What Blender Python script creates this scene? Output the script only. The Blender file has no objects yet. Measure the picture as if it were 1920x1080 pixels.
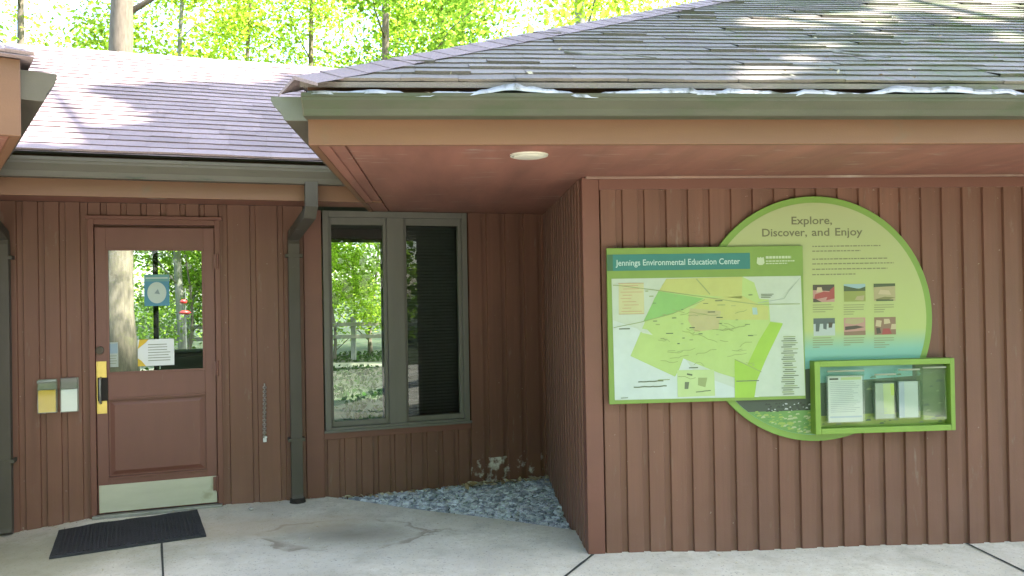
import bpy, math, random
import numpy as np
from mathutils import Matrix, Vector, noise as mnoise
random.seed(7); RG = np.random.default_rng(11)
sc = bpy.context.scene
COL = sc.collection
# ------------------------------------------------------------------ camera numbers
FPX, PIT, ROL, H = 1530.14, 0.00735705, 0.01777495, 1.52007
aM, dM = 0.34375, 6.4369          # middle link: wall direction and distance
aR, dR = 0.08309, 4.7113          # right wing
aW = math.radians(36)             # left wing
_f = Vector((0, math.cos(PIT), math.sin(PIT))); _r0 = Vector((1, 0, 0)); _u0 = Vector((0, -math.sin(PIT), math.cos(PIT)))
_r = math.cos(ROL)*_r0 - math.sin(ROL)*_u0; _u = math.sin(ROL)*_r0 + math.cos(ROL)*_u0
def ray(px, py): return _f + (px-960)/FPX*_r + (540-py)/FPX*_u
CAM = Vector((0, 0, H))
def on(a, d, px, py):             # (s, z) on the vertical plane at distance d, direction a
    R = ray(px, py); n = Vector((-math.sin(a), math.cos(a), 0)); q = CAM + R*(d/R.dot(n))
    return q.x*math.cos(a)+q.y*math.sin(a), q.z
def onM(px, py, d=dM): return on(aM, d, px, py)
def onR(px, py, d=dR): return on(aR, d, px, py)
def gnd(px, py, z=0.0):
    R = ray(px, py); return CAM + R*((z-H)/R.z)
def Fr(a): return Matrix.Rotation(a, 4, 'Z')
FM, FRR, FW, FI = Fr(aM), Fr(aR), Fr(aW), Matrix.Identity(4)
# ------------------------------------------------------------------ materials
def nt(name):
    m = bpy.data.materials.new(name); m.use_nodes = True; n = m.node_tree
    return m, n, n.nodes['Principled BSDF']
def lk(n, a, b): n.links.new(a, b)
def N(n, t, **k):
    x = n.nodes.new(t)
    for a, b in k.items(): setattr(x, a, b)
    return x
def noise_fac(n, scale, detail=4, vec=None, stretch=None, lo=.3, hi=.7, coord='Object'):
    tc = N(n, 'ShaderNodeTexCoord'); src = tc.outputs[coord]
    if stretch:
        mp = N(n, 'ShaderNodeMapping'); mp.inputs['Scale'].default_value = stretch; lk(n, src, mp.inputs[0]); src = mp.outputs[0]
    no = N(n, 'ShaderNodeTexNoise'); no.inputs['Scale'].default_value = scale; no.inputs['Detail'].default_value = detail
    no.inputs['Roughness'].default_value = .6
    lk(n, src, no.inputs['Vector'])
    mr = N(n, 'ShaderNodeMapRange'); mr.inputs[1].default_value = lo; mr.inputs[2].default_value = hi
    lk(n, no.outputs[0], mr.inputs[0]); return mr.outputs[0]
def mixc(n, fac, a, b, mode='MIX'):
    mx = N(n, 'ShaderNodeMix', data_type='RGBA', blend_type=mode)
    for sock, v in ((mx.inputs[0], fac), (mx.inputs[6], a), (mx.inputs[7], b)):
        if isinstance(v, (int, float)): sock.default_value = v
        elif isinstance(v, tuple): sock.default_value = (*v[:3], 1)
        else: lk(n, v, sock)
    return mx.outputs[2]
def math_(n, op, a, b=None, c=None):
    x = N(n, 'ShaderNodeMath', operation=op)
    for i, v in enumerate((a, b, c)):
        if v is None: continue
        if isinstance(v, (int, float)): x.inputs[i].default_value = v
        else: lk(n, v, x.inputs[i])
    return x.outputs[0]
def bump(n, p, h, strength=.3, dist=.01):
    b = N(n, 'ShaderNodeBump'); b.inputs['Strength'].default_value = strength; b.inputs['Distance'].default_value = dist
    lk(n, h, b.inputs['Height']); lk(n, b.outputs[0], p.inputs['Normal'])
def paint(name, c, rough=.6, var=.18, scale=6, stretch=None, metal=0, bmp=.15, fine=120, spec=.5, dirt=None):
    m, n, p = nt(name); c = tuple(x*.82 for x in c)
    if dirt: dirt = (tuple(x*.82 for x in dirt[0]),)+tuple(dirt[1:])
    lo = tuple(x*(1-var) for x in c); hi = tuple(min(1, x*(1+var)) for x in c)
    col = mixc(n, noise_fac(n, scale, 5, stretch=stretch), lo, hi)
    if dirt:
        col = mixc(n, noise_fac(n, dirt[1], 6, lo=dirt[2], hi=dirt[2]+.12, stretch=dirt[3] if len(dirt) > 3 else None), col, dirt[0])
    lk(n, col, p.inputs['Base Color']); p.inputs['Roughness'].default_value = rough; p.inputs['Metallic'].default_value = metal
    p.inputs['Specular IOR Level'].default_value = spec
    if bmp: bump(n, p, noise_fac(n, fine, 3, lo=0, hi=1), bmp, .004)
    return m
M = {}
WALL = (.163, .070, .043)
M['siding'] = paint('siding_brown', WALL, .62, .14, 3, (1, 1, .25), dirt=((.20, .135, .10), 9, .63, (3, 3, .6)))
def siding_fix(m):
    n = m.node_tree; p = n.nodes['Principled BSDF']; src = p.inputs['Base Color'].links[0].from_socket
    c = mixc(n, math_(n, 'MULTIPLY', noise_fac(n, 30, 4, stretch=(1.6, 1.6, .05), lo=.35, hi=.7), .35), src, tuple(x*.5 for x in WALL))
    ge = N(n, 'ShaderNodeNewGeometry'); sx = N(n, 'ShaderNodeSeparateXYZ'); lk(n, ge.outputs['Position'], sx.inputs[0])
    r = N(n, 'ShaderNodeMapRange'); r.inputs[1].default_value = .42; r.inputs[2].default_value = -.05; lk(n, sx.outputs[2], r.inputs[0])
    c = mixc(n, math_(n, 'MULTIPLY', math_(n, 'MULTIPLY', r.outputs[0], noise_fac(n, 4, 6, lo=.3, hi=.65)), .55), c, (.17, .088, .065))
    c = mixc(n, math_(n, 'MULTIPLY', noise_fac(n, 38, 2, lo=.735, hi=.75), .8), c, (.28, .22, .18))
    lk(n, c, p.inputs['Base Color'])
siding_fix(M['siding'])
M['peel'] = paint('siding_peeled', WALL, .62, .14, 3, (1, 1, .25), dirt=((.66, .63, .58), 11, .53))
M['trim'] = paint('trim_brown', (.155, .058, .038), .55, .12, 2, (.3, .3, 1))
M['fascia'] = paint('fascia_brown', (.160, .074, .036), .6, .12, 2.5, (.25, .25, 2), dirt=((.14, .08, .045), 5, .62))
M['soffit'] = paint('soffit_brown', (.24, .10, .070), .65, .22, 3, (2, .3, 1), dirt=((.33, .25, .20), 7, .60, (.5, 2.5, 1)))
M['gutter'] = paint('gutter_green_grey', (.092, .080, .058), .7, .12, 3, (.6, 2, 2), dirt=((.055, .062, .04), 9, .58, (.5, 2, 3)))
M['gutter_mossy'] = paint('gutter_mossy', (.066, .068, .042), .7, .16, 3, (.6, 2, 2), dirt=((.05, .062, .03), 5, .50, (.5, 2, .6)))
M['gutter_pale'] = paint('gutter_end_grey', (.135, .14, .115), .45, .12, 3)
M['spout'] = paint('downspout_grey', (.066, .057, .044), .7, .14, 5, (2, 2, .6), dirt=((.27, .26, .24), 9, .66))  # pale streaks put the elbow's highlights into the colour
M['door'] = paint('door_brown', (.158, .060, .043), .5, .10, 3, (2, 2, .4), dirt=((.19, .11, .085), 12, .68, (2, 2, .5)))
M['pale_trim'] = paint('weathered_trim', (.26, .16, .12), .6, .3, 2, (.4, 1, 1), dirt=((.42, .33, .27), 1.2, .55, (1, 1, 1)))
M['dark'] = paint('dark_gap', (.02, .015, .012), .9, .1)
M['frame'] = paint('window_frame_grey', (.135, .130, .110), .65, .1, 3, (3, 3, .5))
M['brass'] = paint('brass', (.62, .47, .13), .36, .12, 9, metal=.55, dirt=((.35, .28, .12), 12, .62))
M['kick'] = paint('kick_plate_metal', (.50, .50, .40), .42, .07, 3, (1, 1, 4), metal=.25, dirt=((.36, .36, .25), 5, .6))
M['steel'] = paint('dull_steel', (.32, .32, .30), .45, .2, 12, metal=.6)
M['rust'] = paint('rusty_chain', (.34, .29, .27), .7, .4, 40, metal=.3)
M['white'] = paint('white_paper', (.70, .72, .72), .7, .03, 8, bmp=0)
M['yellow'] = paint('yellow_paper', (.62, .42, .035), .7, .06, 8, bmp=0)
M['greyp'] = paint('grey_paper', (.36, .40, .36), .7, .1, 8, bmp=0)
M['ink'] = paint('ink', (.05, .06, .04), .7, .1, 8, bmp=0)
M['inkgrey'] = paint('ink_grey', (.24, .27, .20), .7, .1, 8, bmp=0)
M['lens'] = paint('light_lens', (.62, .60, .50), .35, .05, 8, bmp=0)
M['inside'] = paint('interior_wall', (.055, .06, .055), .8, .15, 2)
M['insidefloor'] = paint('interior_floor', (.06, .07, .06), .4, .2, 3)
M['blind'] = paint('blind_slat', (.045, .05, .05), .6, .15, 8)
M['mat'] = paint('rubber_mat', (.022, .025, .03), .85, .2, 20, bmp=.8, fine=220, dirt=((.07, .075, .075), 60, .64))
M['guard'] = paint('gutter_guard_foil', (.38, .40, .43), .42, .25, 14, metal=.25, dirt=((.12, .13, .10), 18, .52))
M['joint'] = paint('joint_filler', (.035, .04, .035), .95, .3, 20)
def clear(name, tint, fac, rough=.01):
    m = bpy.data.materials.new(name); m.use_nodes = True; n = m.node_tree; n.nodes.clear()
    o = N(n, 'ShaderNodeOutputMaterial'); t = N(n, 'ShaderNodeBsdfTransparent'); g = N(n, 'ShaderNodeBsdfGlossy')
    t.inputs[0].default_value = (*tint, 1); g.inputs[0].default_value = (.95, .97, 1, 1); g.inputs['Roughness'].default_value = rough
    fr = N(n, 'ShaderNodeFresnel'); fr.inputs[0].default_value = 1.5
    f = math_(n, 'MULTIPLY', fr.outputs[0], fac)
    mx = N(n, 'ShaderNodeMixShader'); lk(n, f, mx.inputs[0]); lk(n, t.outputs[0], mx.inputs[1]); lk(n, g.outputs[0], mx.inputs[2])
    lk(n, mx.outputs[0], o.inputs[0]); return m
M['glass'] = clear('window_glass', (.90, .95, .91), .5)
M['acrylic'] = clear('clear_acrylic', (.97, .99, .97), .4, .06)
def flat(name, c, rough=.5, var=.05, sc_=10): 
    k = 'f_'+name
    if k not in M: M[k] = paint('print_'+name, tuple((v*.92+.08*(.3*c[0]+.6*c[1]+.1*c[2]))*.76 for v in c), rough, var, sc_, bmp=0)
    return M[k]
def shingle_mat(name, base, moss):
    m, n, p = nt(name)
    at = N(n, 'ShaderNodeAttribute', attribute_name='tint')
    c = mixc(n, at.outputs['Fac'], tuple(x*.86 for x in base), tuple(x*1.12 for x in base))
    g = noise_fac(n, 260, 2, lo=.25, hi=.75); c = mixc(n, .55, c, mixc(n, g, (.12, .11, .12), (.9, .88, .9)), 'OVERLAY')
    tc = N(n, 'ShaderNodeTexCoord')
    big = noise_fac(n, 1.3, 4, lo=.42, hi=.68)
    c = mixc(n, math_(n, 'MULTIPLY', big, .45), c, tuple(x*.62 for x in base))
    if moss:
        ge = N(n, 'ShaderNodeNewGeometry'); sx = N(n, 'ShaderNodeSeparateXYZ'); lk(n, ge.outputs['Position'], sx.inputs[0])
        ramp = N(n, 'ShaderNodeMapRange'); ramp.inputs[1].default_value = .2; ramp.inputs[2].default_value = 3.2; lk(n, sx.outputs[0], ramp.inputs[0])
        mo = noise_fac(n, 3.2, 6, lo=.40, hi=.62)
        c = mixc(n, math_(n, 'MULTIPLY', math_(n, 'MULTIPLY', ramp.outputs[0], mo), .8), c, (.10, .125, .05))
        c = mixc(n, math_(n, 'MULTIPLY', ramp.outputs[0], noise_fac(n, 11, 5, lo=.60, hi=.68)), c, (.12, .19, .04))
    lk(n, c, p.inputs['Base Color']); p.inputs['Roughness'].default_value = .88
    bump(n, p, noise_fac(n, 300, 2, lo=0, hi=1), .6, .003)
    return m
M['shingle'] = shingle_mat('asphalt_shingles', (.30, .230, .230), False)
M['shingle_moss'] = shingle_mat('asphalt_shingles_mossy', (.215, .188, .168), True)
def leaf_mat(name, c, tr, w=.55):
    m = bpy.data.materials.new(name); m.use_nodes = True; n = m.node_tree; n.nodes.clear()
    o = N(n, 'ShaderNodeOutputMaterial'); d = N(n, 'ShaderNodeBsdfDiffuse'); t = N(n, 'ShaderNodeBsdfTranslucent')
    at = N(n, 'ShaderNodeAttribute', attribute_name='tint')
    lk(n, mixc(n, at.outputs['Fac'], tuple(x*.55 for x in c), tuple(x*1.5 for x in c)), d.inputs[0])
    lk(n, mixc(n, at.outputs['Fac'], tuple(x*.6 for x in tr), tuple(x*1.4 for x in tr)), t.inputs[0])
    mx = N(n, 'ShaderNodeMixShader'); mx.inputs[0].default_value = w
    lk(n, d.outputs[0], mx.inputs[1]); lk(n, t.outputs[0], mx.inputs[2]); lk(n, mx.outputs[0], o.inputs[0]); return m
M['leaf_light'] = leaf_mat('maple_leaves', (.19, .27, .04), (.50, .68, .07), .6)
M['leaf_mid'] = leaf_mat('beech_leaves', (.13, .21, .035), (.34, .54, .06))
M['leaf_dark'] = leaf_mat('oak_leaves', (.045, .09, .018), (.07, .15, .02), .4)
M['grass'] = leaf_mat('grass_blades', (.022, .055, .010), (.035, .08, .010), .4)
M['bark'] = paint('bark', (.20, .16, .12), .9, .3, 7, (4, 4, .7), bmp=1, fine=30)
M['bark_grey'] = paint('bark_grey', (.26, .25, .22), .9, .25, 7, (4, 4, .7), bmp=1, fine=30)
M['stone'] = None
def attr_mat(name, a, b, rough=.85):
    m, n, p = nt(name); at = N(n, 'ShaderNodeAttribute', attribute_name='tint')
    c = mixc(n, at.outputs['Fac'], a, b)
    c = mixc(n, .35, c, mixc(n, noise_fac(n, 160, 3), (.15, .15, .15), (.85, .85, .85)), 'OVERLAY')
    lk(n, c, p.inputs['Base Color']); p.inputs['Roughness'].default_value = rough; return m
M['gravel'] = attr_mat('slate_gravel', (.17, .19, .24), (.64, .67, .74))
M['litter'] = attr_mat('dry_leaves', (.22, .15, .07), (.62, .56, .40))
# ------------------------------------------------------------------ mesh builder
class MB:
    def __init__(s): s.v = []; s.f = []; s.m = []; s.t = []
    def add(s, vs, fs, mi=0, tint=None):
        o = len(s.v); s.v += [tuple(v) for v in vs]
        for f in fs: s.f.append(tuple(i+o for i in f)); s.m.append(mi); s.t.append(random.random() if tint is None else tint)
        return s
    def box(s, x0, x1, y0, y1, z0, z1, mi=0, tint=None):
        return s.add([(x, y, z) for z in (z0, z1) for y in (y0, y1) for x in (x0, x1)],
                     [(0, 2, 3, 1), (4, 5, 7, 6), (0, 1, 5, 4), (2, 6, 7, 3), (0, 4, 6, 2), (1, 3, 7, 5)], mi, tint)
    def prism(s, pts, y0, y1, mi=0, tint=None):     # pts (x,z) counter-clockwise seen from -y; extruded y0 (front) .. y1
        n = len(pts)
        vs = [(x, y0, z) for x, z in pts] + [(x, y1, z) for x, z in pts]
        fs = [tuple(range(n)), tuple(range(2*n-1, n-1, -1))] + [(i, i+n, (i+1) % n+n, (i+1) % n) for i in range(n)]
        return s.add(vs, fs, mi, tint)
    def sweep(s, prof, axis_pts, mi=0, tint=None):  # prof list of (o, z) offsets; axis_pts list of (x,y,dx,dy): point and outward scale
        n = len(prof); base = len(s.v); vs = []
        for (x, y, ox, oy) in axis_pts: vs += [(x+ox*o, y+oy*o, z) for o, z in prof]
        fs = []
        for k in range(len(axis_pts)-1):
            for i in range(n):
                a, b = k*n+i, k*n+(i+1) % n; fs.append((a, b, b+n, a+n))
        fs += [tuple(range(n-1, -1, -1)), tuple(range((len(axis_pts)-1)*n, len(axis_pts)*n))]
        return s.add(vs, fs, mi, tint)
    def tube(s, pts, rads, seg=8, mi=0, square=None, cap=True):
        pts = [Vector(p) for p in pts]; n = len(pts); rings = []
        for i, p in enumerate(pts):
            d = (pts[min(i+1, n-1)]-pts[max(i-1, 0)]).normalized()
            a = Vector((1, 0, 0)) if abs(d.x) < .8 else Vector((0, 1, 0))
            u = (a - d*a.dot(d)).normalized(); w = d.cross(u)
            if square:
                hx, hy = square; cs = [(-hx, -hy), (hx, -hy), (hx, hy), (-hx, hy)]
                rings.append([p+u*cx+w*cy for cx, cy in cs])
            else:
                r = rads[i] if isinstance(rads, (list, tuple)) else rads
                rings.append([p+u*math.cos(2*math.pi*k/seg)*r+w*math.sin(2*math.pi*k/seg)*r for k in range(seg)])
        m = len(rings[0]); vs = [v for r in rings for v in r]; fs = []
        for i in range(n-1):
            for k in range(m): fs.append((i*m+k, i*m+(k+1) % m, (i+1)*m+(k+1) % m, (i+1)*m+k))
        if cap: fs += [tuple(range(m-1, -1, -1)), tuple(range((n-1)*m, n*m))]
        return s.add(vs, fs, mi)
REG = {}
def obj(name, mb, mat, parent=None, frame=FI, org=None, bevel=0, smooth=False, label=None):
    me = bpy.data.meshes.new(name)
    v = np.array(mb.v, dtype=float)
    if org is None: org = ((v[:, 0].min()+v[:, 0].max())/2, (v[:, 1].min()+v[:, 1].max())/2, v[:, 2].min())
    org = np.array(org, dtype=float)
    me.from_pydata([tuple(p) for p in (v-org)], [], mb.f)
    mats = mat if isinstance(mat, (list, tuple)) else [mat]
    for m in mats: me.materials.append(m)
    if len(mats) > 1: me.polygons.foreach_set('material_index', mb.m)
    at = me.attributes.new('tint', 'FLOAT', 'FACE'); at.data.foreach_set('value', mb.t)
    if smooth: me.polygons.foreach_set('use_smooth', [True]*len(mb.f))
    me.update()
    o = bpy.data.objects.new(name, me); COL.objects.link(o)
    W = frame @ Matrix.Translation(org)
    place(o, W, parent)
    if bevel:
        b = o.modifiers.new('bevel', 'BEVEL'); b.width = bevel; b.segments = 2; b.limit_method = 'ANGLE'
    if label: o['label'] = label
    return o
def place(o, W, parent=None):
    REG[o.name] = W
    if parent:
        o.parent = parent; o.matrix_local = REG[parent.name].inverted() @ W
    else: o.matrix_local = W
def thing(name, label, cat, frame=FI, org=(0, 0, 0), group=None):
    o = bpy.data.objects.new(name, None); COL.objects.link(o); o.empty_display_size = .1
    place(o, frame @ Matrix.Translation(org)); o['label'] = label; o['category'] = cat
    if group: o['group'] = group
    return o
def tag(o, label, cat, group=None):
    o['label'] = label; o['category'] = cat
    if group: o['group'] = group
    return o
def struct(o, kind='structure'): o['kind'] = kind; return o
def npmesh(name, V, nper, mat, tint=None, mats_idx=None):      # V: (n, nper, 3)
    n = V.shape[0]; me = bpy.data.meshes.new(name)
    me.vertices.add(n*nper); me.vertices.foreach_set('co', V.reshape(-1).astype(np.float32))
    me.loops.add(n*nper); me.loops.foreach_set('vertex_index', np.arange(n*nper, dtype=np.int32))
    me.polygons.add(n); me.polygons.foreach_set('loop_start', np.arange(0, n*nper, nper, dtype=np.int32))
    me.materials.append(mat)
    at = me.attributes.new('tint', 'FLOAT', 'FACE'); at.data.foreach_set('value', (RG.random(n) if tint is None else tint).astype(np.float32))
    me.update(); me.validate(); return me
def leaves(C, size, flatten=.5, droop=True):                         # diamond leaves at centres C
    n = len(C); nr = RG.normal(size=(n, 3)); nr[:, 2] = np.abs(nr[:, 2])+flatten; nr /= np.linalg.norm(nr, axis=1)[:, None]
    a = RG.normal(size=(n, 3)); a -= nr*(a*nr).sum(1)[:, None]; a /= np.linalg.norm(a, axis=1)[:, None]; b = np.cross(nr, a)
    s = size*(.6+.8*RG.random(n))[:, None]
    V = np.stack([C-a*s*.6, C-b*s*.34+a*s*.02, C+a*s*.55-nr*s*.12, C+b*s*.34+a*s*.02], 1)
    return V
# ------------------------------------------------------------------ ground
GC = []
def _gc(a, d, px, z):
    s, _ = on(a, d, px, 900); GC.append((s*math.cos(a)-d*math.sin(a), s*math.sin(a)+d*math.cos(a), z))
for px, z in ((20, -.062), (90, -.035), (175, -.004), (415, -.004), (545, -.018), (612, -.022), (800, -.03), (1010, -.05)): _gc(aM, dM, px, z)
for px, z in ((1103, -.001), (1500, -.025), (1920, -.042)): _gc(aR, dR, px, z)
GC += [(-3, 3, -.05), (0, 3, -.03), (3, 3, -.05), (0, 0, -.05), (-.4, 5.2, -.02)]
def gz(x, y):
    if y > 12 or y < -4 or abs(x) > 9: return -.05
    sw = sz = 0
    for cx, cy, cz in GC:
        w = 1/((x-cx)**2+(y-cy)**2+.02)**1.5; sw += w; sz += w*cz
    return sz/sw
# concrete material
def concrete():
    m, n, p = nt('weathered_concrete')
    c = mixc(n, noise_fac(n, .9, 6, lo=.35, hi=.65), (.44, .425, .37), (.66, .63, .55))
    c = mixc(n, noise_fac(n, 22, 6, lo=.35, hi=.75), c, (.50, .46, .37))
    c = mixc(n, math_(n, 'MULTIPLY', noise_fac(n, 75, 3, lo=.60, hi=.69), .75), c, (.14, .135, .12))
    c = mixc(n, math_(n, 'MULTIPLY', noise_fac(n, 5, 8, lo=.5, hi=.72), .45), c, (.27, .26, .20))
    ge = N(n, 'ShaderNodeNewGeometry')
    nz = N(n, 'ShaderNodeTexNoise'); nz.inputs['Scale'].default_value = 2.2; nz.inputs['Detail'].default_value = 6; lk(n, ge.outputs['Position'], nz.inputs['Vector'])
    def blob(cx, cy, rx, ry, rot, amp=1.0):
        mp = N(n, 'ShaderNodeMapping', vector_type='TEXTURE'); mp.inputs['Location'].default_value = (cx, cy, 0); mp.inputs['Rotation'].default_value = (0, 0, rot); mp.inputs['Scale'].default_value = (rx, ry, 50)
        lk(n, ge.outputs['Position'], mp.inputs[0]); vl = N(n, 'ShaderNodeVectorMath', operation='LENGTH'); lk(n, mp.outputs[0], vl.inputs[0])
        return math_(n, 'ADD', vl.outputs['Value'], math_(n, 'MULTIPLY', math_(n, 'SUBTRACT', nz.outputs[0], .5), amp))
    def band(v, a, b, inv=True):
        r = N(n, 'ShaderNodeMapRange'); r.inputs[1].default_value = a; r.inputs[2].default_value = b
        if inv: r.inputs[3].default_value = 1; r.inputs[4].default_value = 0
        lk(n, v, r.inputs[0]); return r.outputs[0]
    ctr = gnd(655, 998); v = blob(ctr.x-.02, ctr.y+.02, .58, .34, .1, 1.3)
    c = mixc(n, math_(n, 'MULTIPLY', band(v, .55, 1.12), .55), c, (.27, .25, .185))
    ring = math_(n, 'MULTIPLY', band(v, .97, 1.0), band(v, .88, .96, False)); c = mixc(n, math_(n, 'MULTIPLY', math_(n, 'MULTIPLY', ring, .6), noise_fac(n, 2.5, 3, lo=.42, hi=.55)), c, (.13, .095, .06))
    c2 = gnd(650, 998); v2 = blob(c2.x, c2.y, .42, .22, .1, 2.2); c = mixc(n, math_(n, 'MULTIPLY', band(v2, -.1, 1.3), .7), c, (.15, .14, .11))
    c3 = gnd(480, 985); v3 = blob(c3.x-.1, c3.y, .9, .3, .2, 1.4); c = mixc(n, math_(n, 'MULTIPLY', band(v3, .5, 1.1), .5), c, (.42, .33, .22))
    c4 = gnd(40, 1040); v4 = blob(c4.x, c4.y, 1.0, .6, .3, 1.2); c = mixc(n, math_(n, 'MULTIPLY', band(v4, .5, 1.3), .6), c, (.19, .20, .12))
    c5 = gnd(560, 1120); v5 = blob(c5.x, c5.y, .55, .5, 0, 1.2); c = mixc(n, math_(n, 'MULTIPLY', band(v5, .4, 1.1), .35), c, (.25, .235, .18))
    # dirt gathered at the foot of the walls
    lk(n, c, p.inputs['Base Color']); p.inputs['Roughness'].default_value = .85
    bump(n, p, noise_fac(n, 140, 4, lo=0, hi=1), .5, .004); return m
M['concrete'] = concrete()
M['soil'] = paint('forest_floor', (.035, .052, .016), .95, .35, 1.2, bmp=.8, fine=12, dirt=((.075, .065, .035), 2.5, .52))
M['path'] = paint('gravel_path', (.36, .33, .26), .95, .2, 6, bmp=.8, fine=40)
# big ground sheet
mb = MB(); gn = 40; xs = [-400+i*800/gn for i in range(gn+1)]
mb.add([(x, y, -.16) for y in xs for x in xs], [(j*(gn+1)+i, j*(gn+1)+i+1, (j+1)*(gn+1)+i+1, (j+1)*(gn+1)+i) for j in range(gn) for i in range(gn)])
struct(obj('ground', mb, M['soil'], org=(0, 0, 0)))
# pavement: grid with boundary toward the gravel bed
edge = [gnd(px, py, -.03) for px, py in ((598, 931), (700, 945), (800, 959), (900, 971), (1000, 986), (1092, 1003))]
def edge_y(x):
    if x <= edge[0].x: return 30
    for a, b in zip(edge, edge[1:]):
        if a.x <= x <= b.x: return a.y+(b.y-a.y)*(x-a.x)/(b.x-a.x)
    return 30
cr_s = onR(1103, 1038)[0]
def wall_y(x):                      # where the building wall stands above x
    yM = (dM + x*math.sin(aM))/math.cos(aM); yR = (dR + x*math.sin(aR))/math.cos(aR)
    xc = cr_s*math.cos(aR)-dR*math.sin(aR)
    return yR+.05 if x > xc else yM+.05
mb = MB(); X = list(np.arange(-6, 6.01, .08)); vid = {}
for e in edge: X.append(e.x)
X.append(cr_s*math.cos(aR)-dR*math.sin(aR)+.0005)
X = sorted(X); rows = 48
vs = []; fs = []
for x in X:
    top = min(edge_y(x), wall_y(x))
    for j in range(rows+1):
        y = -3.5+(top+3.5)*(j/rows)**.75; vs.append((x, y, gz(x, y)))
for i in range(len(X)-1):
    for j in range(rows):
        a = i*(rows+1)+j; b = a+rows+1; fs.append((a, b, b+1, a+1))
    a = i*(rows+1)+rows; b = a+rows+1          # slab edge drops to the bed
    vs += [(vs[a][0], vs[a][1]+.001, vs[a][2]-.12), (vs[b][0], vs[b][1]+.001, vs[b][2]-.12)]
    fs.append((a, b, len(vs)-1, len(vs)-2))
mb.add(vs, fs); struct(obj('pavement', mb, M['concrete'], org=(0, 0, 0)))
def strip(p, q, w, nseg=24):
    vs = []; fs = []; d = (q-p).normalized(); nrm = Vector((-d.y, d.x, 0))
    for i in range(nseg+1):
        c = p+(q-p)*i/nseg
        ww = w*(.8+.4*random.random())
        for sgn in (-1, 1):
            k = c+nrm*ww*sgn/2; vs.append((k.x, k.y, gz(k.x, k.y)+.004))
        if i: fs.append((2*i-2, 2*i-1, 2*i+1, 2*i))
    return vs, fs
mb = MB()
g1 = gnd(303, 1020, -.02); g2 = gnd(306, 1080, -.02); mb.add(*strip(g1+(g1-g2)*.55, g2+(g2-g1)*4, .014))
g1 = gnd(1112, 1040, 0); g2 = gnd(1060, 1080, 0); mb.add(*strip(g1, g2+(g2-g1)*4, .016))
g1 = gnd(1812, 1019, -.04); g2 = gnd(1920, 1072, -.04); mb.add(*strip(g1, g2+(g2-g1)*3, .016))
struct(obj('pavement_joints', mb, M['joint'], org=(0, 0, 0)))
# lawn path behind the building
mb = MB(); mb.box(-60, 60, 19.3, 20.7, -.15, -.145); struct(obj('path', mb, M['path']))
# ------------------------------------------------------------------ BUILDING
B = thing('visitor_building', 'low brown board-sided building with hipped shingle roofs, a door, a tall window and green-grey gutters', 'building', FRR, (cr_s, dR, 0))
PZ = .17; PW, PD = .131, .016                # board module and groove depth
def siding(mb, s0, s1, d, z0, z1, phase=0, step=PW, bw=.098, side=-1):
    """vertical boards with grooves on plane y=d facing side (-1 = towards -y)"""
    # backing
    mb.box(s0, s1, d+.012, d+.10, z0, z1, tint=.3)
    k = math.floor((s0-phase)/step)
    while phase+k*step < s1:
        a = max(s0, phase+k*step); b = min(s1, phase+k*step+bw); k += 1
        if b-a < .006: continue
        j = random.uniform(-.0012, .0012); ch = .005
        a2 = a+ch if b-a > .03 else a; b2 = b-ch if b-a > .03 else b
        mb.add([(a, d+.012, z0), (a2, d+j-.004, z0), (b2, d+j-.004, z0), (b, d+.012, z0), (a, d+.012, z1), (a2, d+j-.004, z1), (b2, d+j-.004, z1), (b, d+.012, z1)],
               [(0, 1, 5, 4), (1, 2, 6, 5), (2, 3, 7, 6), (0, 3, 2, 1), (4, 5, 6, 7)])
SOF = 2.195
# --- right wing front wall
mb = MB(); s_end = cr_s+7.2
siding(mb, cr_s+.105, s_end, dR, -.12, SOF-.075, phase=cr_s+.105)
obj('wall', mb, M['siding'], B, FRR)
mb = MB(); mb.box(cr_s, cr_s+.10, dR-.008, dR+.10, -.12, SOF-.002)
obj('corner_board', mb, M['trim'], B, FRR, bevel=.003)
mb = MB(); mb.box(cr_s+.10, s_end, dR-.012, dR+.10, SOF-.075, SOF-.002); obj('frieze_board', mb, M['trim'], B, FRR, bevel=.003)
# --- side wall of right wing, running back to the middle link
sx, sz_ = onM(1024, 700)
p_far = FM @ Vector((sx, dM, 0)); p_near = FRR @ Vector((cr_s, dR+.10, 0))
v = p_far-p_near; ang = math.atan2(v.y, v.x); Ls = v.length
FS = Matrix.Translation(p_near) @ Matrix.Rotation(ang+math.pi, 4, 'Z') # x runs towards the camera, -y faces left...
# local: x from -Ls (far) to 0 (near); outward normal must face -X world
FS = Matrix.Translation(p_far) @ Matrix.Rotation(ang+math.pi, 4, 'Z')   # x: 0 at far .. -Ls near ; -y side:
out = (FS.to_3x3() @ Vector((0, -1, 0)))
mb = MB()
if out.x < 0:
    siding(mb, -.25, Ls, 0, -.12, SOF-.002, step=.131)
else:
    FS = Matrix.Translation(p_near) @ Matrix.Rotation(ang, 4, 'Z'); siding(mb, 0, Ls+.25, 0, -.12, SOF-.002)
obj('wall', mb, M['siding'], B, FS)
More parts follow.
